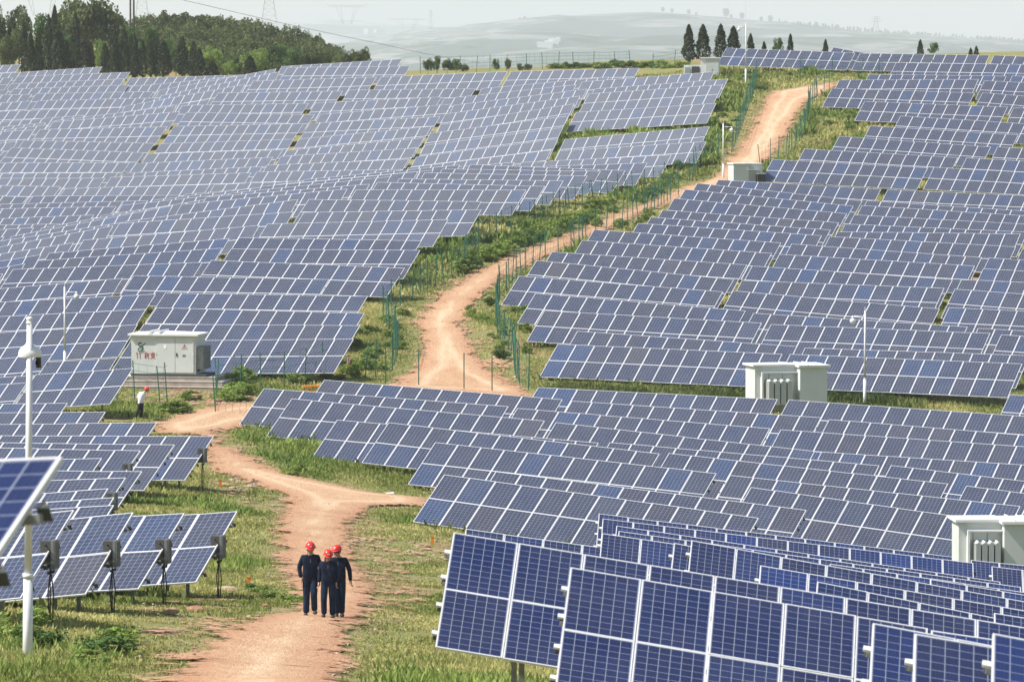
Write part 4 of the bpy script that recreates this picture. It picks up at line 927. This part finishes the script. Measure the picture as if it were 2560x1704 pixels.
def person(loc,rz,H_,pose,label,top,trou,glasses=False,hair='hair',group='workers in navy and red helmets',scale=1):
    """pose: dict with joint overrides; x to the viewer's right, front is -y"""
    J=dict(pel=(0,0,.93),sp=(0,0,1.10),ch=(0,-.005,1.31),nb=(0,0,1.445),nk=(0,-.005,1.49),hd=(0,-.015,1.575),
      sl=(-.178,0,1.395),el=(-.235,.02,1.13),wl=(-.245,-.04,.88),sr=(.178,0,1.395),er=(.235,.02,1.13),wr=(.245,-.04,.88),
      hl=(-.09,0,.90),kl=(-.10,-.02,.50),al=(-.10,.02,.10),hr=(.09,0,.90),kr=(.10,-.02,.50),ar=(.10,.02,.10)); J.update(pose)
    g=lambda k:J[k]
    mid=lambda a,b,t:tuple(a[i]*(1-t)+b[i]*t for i in range(3))
    V=[];E_=[]
    def v(p,r,r2=None,par=None): V.append((*p,r,r2 or r)); i=len(V)-1; (E_.append((par,i)) if par is not None else None); return i
    pe=v(g('pel'),.188,.135); sp=v(g('sp'),.195,.135,pe); ch=v(g('ch'),.205,.135,sp); nb=v(g('nb'),.085,.075,ch); nk=v(g('nk'),.056,.056,nb); 
    hd=g('hd'); h1=v((hd[0],hd[1]+.005,hd[2]-.035),.066,.075,nk); h2=v((hd[0],hd[1],hd[2]+.04),.078,.092,h1); v((hd[0],hd[1]+.005,hd[2]+.115),.062,.075,h2)
    for s in 'lr':
        a=v(g('s'+s),.072,.075,ch); b=v(mid(g('s'+s),g('e'+s),.5),.070,.070,a); c=v(g('e'+s),.062,.062,b); d=v(mid(g('e'+s),g('w'+s),.6),.055,.055,c); e=v(g('w'+s),.048,.048,d)
        a=v(g('h'+s),.112,.12,pe); b=v(mid(g('h'+s),g('k'+s),.5),.096,.105,a); c=v(g('k'+s),.080,.088,b); d=v(mid(g('k'+s),g('a'+s),.5),.074,.082,c); aa=g('a'+s); e=v((aa[0],aa[1],aa[2]-.035),.072,.08,d)
    body=skin(V,E_); root=empty('person',loc,rz,label=label,cat='person',group=group); root.scale=(scale,)*3
    body.materials.clear(); [body.materials.append(m) for m in (top,trou,M['skin'])]
    nz=g('nb')[2]+.012; wz=g('pel')[2]-.07; hv=Vector(g('hd'))
    for po in body.polygons:
        c=po.center; po.use_smooth=True; po.material_index=2 if (Vector(c)-hv).length<.17 and c.z>nz else (0 if c.z>wz or (abs(c.x-g('pel')[0])>.19 and c.z>.74) else 1)
    link('body',body,root)
    # trouser, shoes, hands, face, helmet
    for s,sg in (('l',-1),('r',1)):
        a=Vector(g('a'+s)); k=Vector(g('k'+s)); b=MB(); zf=max(0.0,a.z-.085)
        b.ball((a.x+.012*sg,a.y-.07,zf+.03),.058,(.95,2.6,.85),n=12,z0=-.7); b.build('shoe',M['shoe'],root,True)
        w=Vector(g('w'+s)); e=Vector(g('e'+s)); d=(w-e).normalized(); side=Vector((sg*-1,0,0)); f=Vector((0,-1,0)); f=(f-d*f.dot(d)).normalized(); sd=d.cross(f)
        HV=[];HE=[]
        def hv_(p,r,r2=None,par=None): HV.append((*p,r,r2 or r)); i=len(HV)-1; (HE.append((par,i)) if par is not None else None); return i
        a0=hv_(w-d*.03,.034,.032); p1=hv_(w+d*.04,.034,.046,a0); p2=hv_(w+d*.085,.030,.044,p1); hm_=skin(HV,HE,sub=1); vs=[hm_]
        for q,(off,L) in enumerate(((-.030,.062),(-.010,.075),(.011,.070),(.030,.055))):
            b0=w+d*.075+f*(-off); cu=sd*(-sg)*.012*(1+q*.4); n_=b0+d*L*.5+cu*.6; t_=n_+d*L*.42+cu*1.6
            vs.append(skin([(*b0,.012),(*n_,.0115),(*t_,.010)],[(0,1),(1,2)],sub=1))
        tb=w+d*.03+f*.03; vs.append(skin([(*tb,.012),(*(tb+f*.028+d*.025),.011),(*(tb+f*.03+d*.058-sd*sg*.01),.009)],[(0,1),(1,2)],sub=1))
        bm=bmesh.new(); [bm.from_mesh(x) for x in vs]; me=bpy.data.meshes.new('hand'); bm.to_mesh(me); bm.free(); me.materials.clear(); me.materials.append(M['skin']); [setattr(p_,'use_smooth',True) for p_ in me.polygons]; [setattr(p_,'material_index',0) for p_ in me.polygons]; link('hand',me,root)
    x,y,z=hd; fr=empty('head',(x,y,z+.02),0); fr.parent=root; fr.rotation_euler=pose.get('hr_',(R(8),0,0))
    MB().ball((0,-.098,-.01),.016,(.8,1.1,1.6),n=8).ball((0,-.08,-.055),.024,(1,.5,.28),n=8).ball((-.082,.0,-.005),.02,(.5,1,1.6),n=8).ball((.082,.0,-.005),.02,(.5,1,1.6),n=8).build('face',M['skin'],fr,True)
    MB().ball((-.032,-.083,.018),.011,(1.3,.6,.8),n=8).ball((.032,-.083,.018),.011,(1.3,.6,.8),n=8).box((-.05,-.092,.036),(-.016,-.084,.043)).box((.016,-.092,.036),(.05,-.084,.043)).build('eyes',M['hair'],fr)
    MB().ball((0,.02,.02),.098,(.92,1,1.0),n=16,z0=-.55,z1=.7).build('hair',M[hair],fr,True)
    if hair=='hairb': MB().ball((-.05,.03,-.09),.05,(1,.9,1.9),n=10).ball((.04,.04,-.09),.05,(1,.9,1.7),n=10).build('hair',M[hair],fr,True)
    if glasses: MB().tube((-.055,-.098,.018),(-.01,-.102,.018),.018,n=8).tube((.01,-.102,.018),(.055,-.098,.018),.018,n=8).build('glasses',M['lens'],fr)
    hb=MB().ball((0,.01,.055),.128,(.93,1.08,1.0),n=20,z0=0,z1=1); hb.tube((0,.01,.050),(0,.01,.062),.137,.130,20)
    hb.add([(-.10,-.10,.048),(-.05,-.165,.035),(.05,-.165,.035),(.10,-.10,.048),(.1,-.09,.062),(.05,-.16,.045),(-.05,-.16,.045),(-.1,-.09,.062)],[(0,1,2,3),(4,5,6,7),(1,6,5,2),(0,7,6,1),(3,2,5,4)]); 
    hb.tube((-.028,-.11,.12),(-.028,.12,.155),.012,n=6).tube((.028,-.11,.12),(.028,.12,.155),.012,n=6); hb.build('helmet',M['helmet'],fr,True)
    MB().box((-.03,-.128,.10),(.03,-.122,.113)).build('helmet_badge',M['paper'],fr); MB().tube((-.085,-.0,.05),(-.06,-.03,-.09),.006,n=4).tube((.085,0,.05),(.06,-.03,-.09),.006,n=4).build('chin_strap',M['strap'],fr)
    if top is M['navy']:
        nb_=g('nb'); MB().add([(-.09,-.055,1.44),(0,-.105,1.36),(-.02,-.115,1.39),(-.075,-.04,1.50)],[(0,1,2,3)]).add([(.09,-.055,1.44),(0,-.105,1.36),(.02,-.115,1.39),(.075,-.04,1.50)],[(3,2,1,0)]).build('collar',M['navy'],root); MB().box((-.004,-.150,1.28),(.004,-.128,1.36)).build('zip',M['steel'],root)
        pz=g('pel')
        MB().box((-.13,-.132,1.22),(-.04,-.118,1.235)).build('pocket_flap',M['navy'],root)
    return root
def floor_at(u,v,D): p=at(u,v,D); return (p.x,p.y,p.z)
def stand(u,v,D):
    p=hit(u,v,90,250); return (p[0],p[1],float(H(p[0],p[1]))+.085)
_q=stand(790,1542,0); SC=(179/FX*_q[1])/1.72;
PX=1.63/1.70
person(stand(776,1549,138.6),R(4),1.7,dict(el=(-.26,.05,1.14),wl=(-.22,-.02,.90),er=(.25,.02,1.14),wr=(.27,-.07,.89),kr=(.08,-.10,.52),ar=(.10,.03,.14),kl=(-.09,-.0,.50),al=(-.10,.0,.09),hd=(0,-.03,1.57),hr_=(R(16),0,R(2))),'person in navy work suit and red helmet, leftmost of the walking three',M['navy'],M['navy2'],scale=SC*1.0)
person(stand(821,1554,138.0),R(-2),1.6,dict(el=(-.22,.04,1.13),wl=(-.235,0,.90),er=(.2,.06,1.13),wr=(.20,.02,.90),kl=(-.11,-.08,.50),al=(-.11,.0,.12),kr=(.10,.0,.50),ar=(.10,.05,.09),hd=(0,-.03,1.56),hr_=(R(20),0,R(6))),'person with auburn hair in navy work suit and red helmet, middle of three',M['navy'],M['navy2'],glasses=True,hair='hairb',scale=SC*.925)
person(stand(846,1551,139.3),R(-3),1.7,dict(er=(.27,.03,1.15),wr=(.30,-.02,.88),el=(-.2,.02,1.14),wl=(-.22,-.02,.89),kr=(.09,.0,.50),ar=(.08,.04,.1),kl=(-.04,-.06,.5),al=(-.03,0,.1),hd=(-.03,-.03,1.57),hr_=(R(8),0,R(-26))),'person with glasses in navy work suit and red helmet, rightmost of three',M['navy'],M['navy2'],glasses=True,scale=SC*.975)
# small red thing carried between two of them
p=stand(797,1490,138.3); MB().add([(0,0,.62),(.03,-.01,.6),(.035,0,.45),(.015,.01,.36),(-.02,0,.47),(0,.02,.5)],[(0,1,2,5),(0,5,4),(5,2,3,4),(0,4,3,2,1)]).build('red_tag',M['helmet'],None,label='small red strap hanging between the first two walkers',cat='strap').location=(p[0]+.02,p[1],p[2]+.17)
q=hit(352,1049,200); q=(q[0],q[1],float(H(q[0],q[1])))
hgt=(1051-967)/FX*q[1]
person(q,R(20),1.7,dict(pel=(0,0,.93),sp=(.02,-.02,1.09),ch=(.10,-.04,1.27),nb=(.17,-.05,1.40),nk=(.20,-.06,1.43),hd=(.27,-.09,1.49),sl=(-.03,-.02,1.36),el=(-.17,.02,1.14),wl=(-.03,-.02,.99),sr=(.19,.02,1.36),er=(.15,.12,1.12),wr=(.02,.14,.99),
  hl=(-.05,-.03,.90),kl=(-.12,-.05,.52),al=(-.30,0,.13),hr=(.06,.03,.90),kr=(.06,-.02,.50),ar=(-.0,.05,.10),hr_=(R(30),0,R(52))),'person in white shirt, black trousers and red helmet walking, hands on hips',M['wshirt'],M['black'],group=None,scale=hgt/1.72)
# ---- grass, weeds, shrubs, stones ------------------------------------------------------------------------------
M['grass']=leafmat('grass_blades',(.18,.225,.05),(.58,.53,.22),.3); M['weed']=leafmat('green_weeds',(.10,.17,.032),(.34,.42,.11),.3); M['scrub']=leafmat('dark_scrub',(.05,.085,.022),(.20,.23,.075),.25)
cov=np.zeros(RX.shape,bool)
for t in TB:
    if t['grp']=='X': continue
    c4=[t['a']-t['d']*.2,t['a']+t['e']*t['w']*t['n']-t['d']*.2,t['a']+t['e']*t['w']*t['n']+t['d']*(LT-.35),t['a']+t['d']*(LT-.35)]
    x0=min(p[0] for p in c4);x1=max(p[0] for p in c4);y0=min(p[1] for p in c4);y1=max(p[1] for p in c4)
    i0,i1=np.searchsorted(rx,[x0,x1]); j0_,j1_=np.searchsorted(ry,[y0,y1])
    if i1>i0 and j1_>j0_: cov[j0_:j1_,i0:i1]|=sdist(RX[j0_:j1_,i0:i1],RY[j0_:j1_,i0:i1],c4)>0
def covd(x,y):
    i=np.clip(((np.asarray(x)-rx[0])/.5).round().astype(int),0,len(rx)-1); j=np.clip(((np.asarray(y)-ry[0])/.5).round().astype(int),0,len(ry)-1); return cov[j,i]
def pxs(x,y,z):
    zz=z-CAMZ; d=y*math.cos(PITCH)-zz*math.sin(PITCH); return 1280+FX*x/d, 852-FX*(y*math.sin(PITCH)+zz*math.cos(PITCH))/d
def samples(y0,y1,dens,rg,corr=None):
    w=lambda y:y*.104+2; n=int(dens*(y1-y0)*2*w(y1)); y=y0+(y1-y0)*rg.random(n); x=(rg.random(n)*2-1)*w(y1); k=np.abs(x)<w(y); x=x[k];y=y[k]
    z=H(x,y); u,v=pxs(x,y,z); r=rd(x,y); c=covd(x,y); k=(v<1790)&(r<-.05)&(~c|(rg.random(len(x))<.25))
    if corr: k&=(r>-corr)
    return x[k],y[k],z[k],r[k]
def tufts(name,x,y,z,hh,nb,wd,m,rg,hue,spread=.12,label=None):
    n=len(x); N=n*nb; X=np.repeat(x,nb)+rg.normal(0,spread,N); Y=np.repeat(y,nb)+rg.normal(0,spread,N); Z=np.repeat(z,nb)-.03; h=np.repeat(hh,nb)*(.5+.8*rg.random(N))
    th=rg.random(N)*6.283; ph=rg.random(N)*6.283; ln=h*(.15+.5*rg.random(N)); W=wd*(.6+.8*rg.random(N))
    b=np.stack([X,Y,Z],1); t=b+np.stack([np.cos(th)*ln,np.sin(th)*ln,h],1); s=np.stack([np.cos(ph),np.sin(ph),np.zeros(N)],1)*W[:,None]; mid_=b*.5+t*.5+np.array([0,0,.04])
    V=np.stack([b,mid_-s,t,mid_+s],1).reshape(-1,3); hu=np.clip(np.repeat(hue,nb)+rg.normal(0,.16,N),0,1)
    link(name,qmesh(name,V,m,np.repeat(hu,4)),kind='stuff',label=label)
rg=np.random.default_rng(21)
def patch(x,y): return np.clip((.55*vnoise(x,y*.5,5,3)+.45*vnoise(x,y*.6,1.6,8)-.28)*1.9,0,1)
for nm,y0,y1,de,nb,wd,hs,sp in (('grass',86,175,30,8,.015,.17,.10),('grass',175,330,14,8,.024,.18,.16),('grass',330,575,4.5,7,.065,.30,.25)):
    x,y,z,r=samples(y0,y1,de,rg,None if y0<300 else 22); p=patch(x,y); bare=vnoise(x,y*.5,2.3,5)*.6+vnoise(x,y*.6,.9,6)*.4
    k=(bare<.62+.1*rg.random(len(x)))|(r<-9); k&=(r<-.5)|(rg.random(len(x))<.4); x,y,z,r,p=x[k],y[k],z[k],r[k],p[k]
    hh=hs*(.45+.9*vnoise(x,y*.5,3.2,11))*np.clip(.45+(-r)*.25,.45,1.15)
    tufts(nm,x,y,z,hh,nb,wd,M['grass'],rg,p,sp,label='yellow green grass along the track and between the tables')
# greener weeds in clumps
for y0,y1,de,wd,hs in ((90,200,2.6,.018,.22),(200,340,3.0,.036,.26),(340,570,1.6,.10,.5)):
    x,y,z,r=samples(y0,y1,de,rg,20 if y0>150 else None); q=vnoise(x,y*.45,4.5,31); k=(q>.64)&(r<-.8); tufts('weeds',x[k],y[k],z[k],hs*(.5+1.1*vnoise(x[k],y[k],1.5,9)),16,wd,M['weed'],rg,np.clip(q[k]*1.8-.9+rg.normal(0,.1,k.sum()),0,1),.22,label='fresh green weeds in the verges')
# dark growth under table edges
x=[];y=[]
for t in TB:
    if t['grp'] in 'X': continue
    n=int(t['w']*t['n']*(3 if t['c']<300 else 1.6)); k=rg.random(n); s=rg.random(n); p=t['a'][None]+t['e'][None]*(k*t['w']*t['n'])[:,None]+t['d'][None]*(LT*(.75+.42*s))[:,None]; x+=list(p[:,0]); y+=list(p[:,1])
x=np.array(x);y=np.array(y); z=H(x,y); k=rd(x,y)<-.6; k|=np.abs(x)>40; x,y,z=x[k],y[k],z[k]
tufts('undergrowth',x,y,z,.22+.22*rg.random(len(x)),12,.05,M['scrub'],rg,rg.random(len(x)),.2,label='low green growth at the feet of the tables')
# bank of scrub between the right slope and the middle field
x=[];y=[]
for u in np.arange(1385,2300,6.):
    for q in range(3): p=at(u+rg.normal(0,3),890+(u-1385)*.055+18*q,288-q*1.5); x.append(p.x+rg.normal(0,.3)); y.append(p.y+rg.normal(0,1.0))
x=np.array(x);y=np.array(y); tufts('scrub_bank',x,y,H(x,y),.22+.34*vnoise(x,y,1.3,4),34,.035,M['scrub'],rg,np.clip(vnoise(x,y,2,7)*1.1-.1,0,1),.35,label='dark scrubby bank below the right slope')
# shrubs: each its own object
LS=[]
for k,m_ in enumerate(('weed','leafg','weed','leafy')):
    P_,ii=broad_pts(nr,1500,1,.5,18); P_[:,2]=np.maximum(P_[:,2]-.25,.0)*1.35; hu=np.clip(nr.random(18)[ii]*.6+nr.random(1500)*.4,0,1); LS.append(leaves('foliage',P_,.05,M[m_],nr,hue=hu))
def shrub(x,y,w,h,k,lab,grp): o=link('shrub',LS[k%4],None,label=lab,cat='shrub',group=grp); o.location=(x,y,float(H(x,y))-.05); o.scale=(w,w,h); o.rotation_euler=(0,0,rnd.random()*6); return o
def ordlab(lab,i,n):
    t=', %s from the left'%ORD[i] if i<len(ORD) else ''
    return lab+(t if n>1 else '')
def shrub_px(L,lab,grp,t0=60):
    for i,(u,v,w,h) in enumerate(sorted(L)): p=hit(u,v,t0); shrub(p[0],p[1],w,h,rnd.randrange(4),ordlab(lab,i,len(L)),grp)
def edge(u): return float(np.interp(u,[1055,1087,1174,1282,1413,1521,1608,1695],[809,748,691,639,591,543,508,476]))
shrub_px([(1150+i*14,edge(1150+i*14)-rnd.uniform(10,30),rnd.uniform(1.3,2.2),rnd.uniform(.7,1.2)) for i in range(0,26)],'hedge shrub left of the middle road','green shrubs lining the middle road')
shrub_px([(1600+i*17,505-i*12+rnd.uniform(-5,5),rnd.uniform(1.2,2),rnd.uniform(.6,1.1)) for i in range(9)],'green shrub left of the upper road','green shrubs beside the upper road')
shrub_px([(rnd.uniform(590,930),rnd.uniform(925,965),rnd.uniform(1,1.9),rnd.uniform(.6,1.0)) for i in range(18)],'green shrub at the foot of the lowest left hillside table','green shrubs below the left hillside',200)
shrub_px([(rnd.uniform(960,1010),rnd.uniform(790,930),rnd.uniform(.8,1.3),.6) for i in range(8)]+[(rnd.uniform(880,960),rnd.uniform(800,900),1.2,.6) for i in range(5)],'low green shrub on the left verge of the road bend','green shrubs on the left verge',200)
shrub_px([(rnd.uniform(1170,1330),rnd.uniform(740,900),rnd.uniform(.8,1.5),rnd.uniform(.4,.8)) for i in range(16)],'low green shrub inside the road bend','green shrubs inside the road bend',200)
shrub_px([(rnd.uniform(1480,1620),rnd.uniform(510,575),rnd.uniform(.8,1.5),rnd.uniform(.6,1)) for i in range(8)],'green shrub along the fence right of the middle road','green shrubs by the right fence',200)
shrub_px([(432,1034,1.9,.8),(455,1032,1.6,.7),(400,1056,.9,.3),(470,1000,1.5,.6)],'bright green shrub beside the man in the white shirt','green shrubs beside the walking man',200)
shrub_px([(rnd.uniform(560,620),rnd.uniform(960,1000),2,.8) for i in range(4)]+[(575,1000,2.2,.7)],'dark green shrub right of the concrete plinth','dark shrubs right of the plinth',200)
shrub_px([(260,1640,1.5,.55),(300,1610,1.1,.45),(40,1600,1.6,.8),(90,1620,1.2,.6),(210,1665,1.0,.4)],'leafy green clump in the foreground grass near the big pole','green clumps in the left foreground')
shrub_px([(660,1490,.9,.35),(690,1497,1.0,.35),(720,1505,.9,.3),(640,1480,.8,.35),(740,1512,.6,.25)],'low green clump at the track edge left of the walkers','green clumps left of the walkers')
shrub_px([(725,1190,1.1,.6),(745,1180,.8,.5),(1240,1400,1.0,.5),(1205,1420,.8,.35),(1010,1168,1.0,.4)],'green weed clump on the grass island by the branching track','weed clumps on the grass island')
shrub_px([(rnd.uniform(1850,1990),rnd.uniform(190,240),1.4,.7) for i in range(8)]+[(rnd.uniform(1740,1850),rnd.uniform(205,420),rnd.uniform(1,1.6),.6) for i in range(14)],'green shrub on the verge of the uppermost road','green shrubs at the top of the road',200)
shrub_px([(rnd.uniform(2050,2140),rnd.uniform(255,330),1.6,.7) for i in range(8)],'green shrub under the right slope tables by the upper road','green shrubs under the upper right tables',200)
shrub_px([(u,172-rnd.uniform(0,4),rnd.uniform(1.2,2),rnd.uniform(.5,1)) for u in range(1380,1720,17)],'low bright green shrub on the ridge top behind the fence','low shrubs on the ridge top',480)
# stones
def rock_mesh(sd,m_):
    g_=np.random.default_rng(sd); bm=bmesh.new(); bmesh.ops.create_icosphere(bm,subdivisions=2,radius=.5)
    for v in bm.verts: n=v.co.normalized(); v.co=n*(.5*(.72+.5*vnoise(np.array([n.x*3+sd*7]),np.array([n.y*3+n.z*2.3]),1,sd)[0])); v.co.z*=.55; v.co.x*=1.25
    me=bpy.data.meshes.new('rock'); bm.to_mesh(me); bm.free(); me.materials.append(M[m_]); return me
RK=[rock_mesh(i,'stone' if i<4 else 'redsoil') for i in range(6)]
def rocks(n,box,s0,s1,lab,grp,red=.2,lo=60):
    for i,(u,v) in enumerate(sorted((rnd.uniform(box[0],box[2]),rnd.uniform(box[1],box[3])) for _ in range(n))):
        p=hit(u,v,lo)
        o=link('rock',RK[rnd.randrange(4,6) if rnd.random()<red else rnd.randrange(4)],None,label=ordlab(lab,i,n),cat='rock',group=grp); s=rnd.uniform(s0,s1)*(.6+.4*rnd.random()); o.location=(p[0],p[1],p[2]+s*.05); o.scale=(s,s,s*.8); o.rotation_euler=(rnd.uniform(-.3,.3),rnd.uniform(-.3,.3),rnd.random()*6)
rocks(26,(880,1345,1010,1480),.08,.26,'small pale stone on the rubble strip right of the walkers','stones right of the walkers',.4)
rocks(20,(1025,1350,1130,1400),.10,.34,'pale stone in the rubble beside the orange marker','stones beside the orange marker')
rocks(24,(545,1105,640,1160),.10,.34,'pale stone heaped at the outer bend of the track','stones at the outer bend')
rocks(16,(830,1205,900,1232),.10,.28,'pale stone at the upper edge of the track branch','stones at the track branch')
rocks(24,(400,985,580,1012),.18,.6,'pale rubble stone below the concrete plinth','rubble stones below the plinth',.25)
rocks(12,(560,1195,640,1225),.12,.4,'pale stone near the lower left table corner','stones near the lower left tables')
rocks(14,(1000,745,1100,800),.15,.5,'pale stone on the left verge above the road bend','stones above the road bend',.2)
rocks(12,(1160,790,1230,830),.15,.4,'pale stone inside the road bend','stones inside the road bend',.3)
rocks(10,(1120,850,1290,960),.15,.5,'reddish stone on the bare verge inside the bend','reddish stones inside the bend',.7)
for u,v,s,k,l in [(490,1530,.42,4,'red brown boulder in the grass left of the track'),(425,1535,.30,5,'reddish stone left of the red brown boulder'),(663,1517,.17,4,'red brown stone at the grass edge by the walkers'),(565,1482,.6,2,'flat pale boulder below the lower left tables'),(486,1625,.12,4,'dark stone on the near part of the track'),(1012,1436,.2,4,'dark red stone on the rubble strip'),(901,1387,.10,4,'small dark red stone beside the track')]:
    p=hit(u,v,60); o=link('rock',RK[k],None,label=l,cat='rock'); o.location=(p[0],p[1],p[2]+.05); o.scale=(s,s,s*.8)
n=26000; rg=np.random.default_rng(9); y=92+rg.random(n)**1.3*420; x=(rg.random(n)*2-1)*45; r=rd(x,y); k=(np.abs(x)<y*.1)&(r>-1.6)&((np.abs(r)<1.3)|(rg.random(n)<.22)); x=x[k];y=y[k]; z=H(x,y)+.06+.03; s=(.018+.045*rg.random(len(x))**3)*np.sqrt(y/120)
d=rg.normal(size=(len(x),4,3)); d/=np.linalg.norm(d,axis=2)[:,:,None]; V=(np.stack([x,y,z],1)[:,None,:]+d*s[:,None,None]*np.array([1,1,.6])); me=bpy.data.meshes.new('gravel'); me.from_pydata(V.reshape(-1,3).tolist(),[],[(4*i+a,4*i+b,4*i+c) for i in range(len(x)) for a,b,c in ((0,1,2),(0,3,1),(0,2,3),(1,3,2))]); me.materials.append(M['stone']); link('gravel',me,kind='stuff',label='loose pale stones on and beside the dirt track')
# ---- small things -----------------------------------------------------------------------------------------------
for u,v,h,l in [(551,1218,.30,'orange marker stub in the grass below the lower left table'),(622,1466,.24,'orange marker in the grass left of the walkers'),(1081,1364,.30,'orange marker on the rubble right of the walkers')]:
    p=hit(u,v,60); MB().box((-.05,-.03,-.1),(.05,.03,h)).box((-.06,-.04,h),(.04,.02,h+.03)).build('marker_post',M['orange'],None,label=l,cat='marker').location=p
p=at(757,981,279); root=empty('barrier',(p.x,p.y,p.z-.1),R(8),label='orange plastic barrier frame behind the left end of the middle field',cat='barrier'); z0=0.05; b=MB(); b.tube((0,0,z0+.12),(.84,.12,z0+.12),.02).tube((0,0,z0+.36),(.84,.12,z0+.38),.035).build('rail',M['orange'],root)
for k in range(5): MB().box((k*.2,k*.03-.02,-.5),(k*.2+.035,k*.03+.03,z0+.36)).build('upright',M['orange'],root)
p=at(871,908,264); root=empty('warning_sign',p,R(5),label='small white and red warning sign hanging on the fence by the lowest table',cat='sign'); MB().box((-.065,0,-.06),(.065,.02,.40)).build('board',M['paper'],root); MB().box((-.06,-.012,.30),(.06,0,.39)).box((-.06,-.012,-.05),(.06,0,.02)).box((-.04,-.012,.05),(-.02,0,.27)).box((.0,-.012,.06),(.025,0,.26)).build('red_marks',M['redlet'],root)
p=hit(975,1238,60); MB().tube((-.16,0,.06),(.16,.05,.08),.05,n=10).build('white_pipe',M['paper'],None,label='short white pipe lying on the grass by the track branch',cat='pipe').location=p
# ---- haze -----------------------------------------------------------------------------------------------
hb=MB().box((-7000,-60,-37.5),(7000,21000,190)); ho=hb.build('haze',[bpy.data.materials.new('haze_air')],kind='stuff'); hm=ho.data.materials[0]; hm.use_nodes=True
t_=hm.node_tree; t_.nodes.remove(t_.nodes['Principled BSDF']); pv=t_.nodes.new('ShaderNodeVolumePrincipled'); t_.links.new(pv.outputs[0],t_.nodes['Material Output'].inputs['Volume'])
pv.inputs['Color'].default_value=(.91,.955,1,1); pv.inputs['Density'].default_value=HAZE; pv.inputs['Anisotropy'].default_value=.0
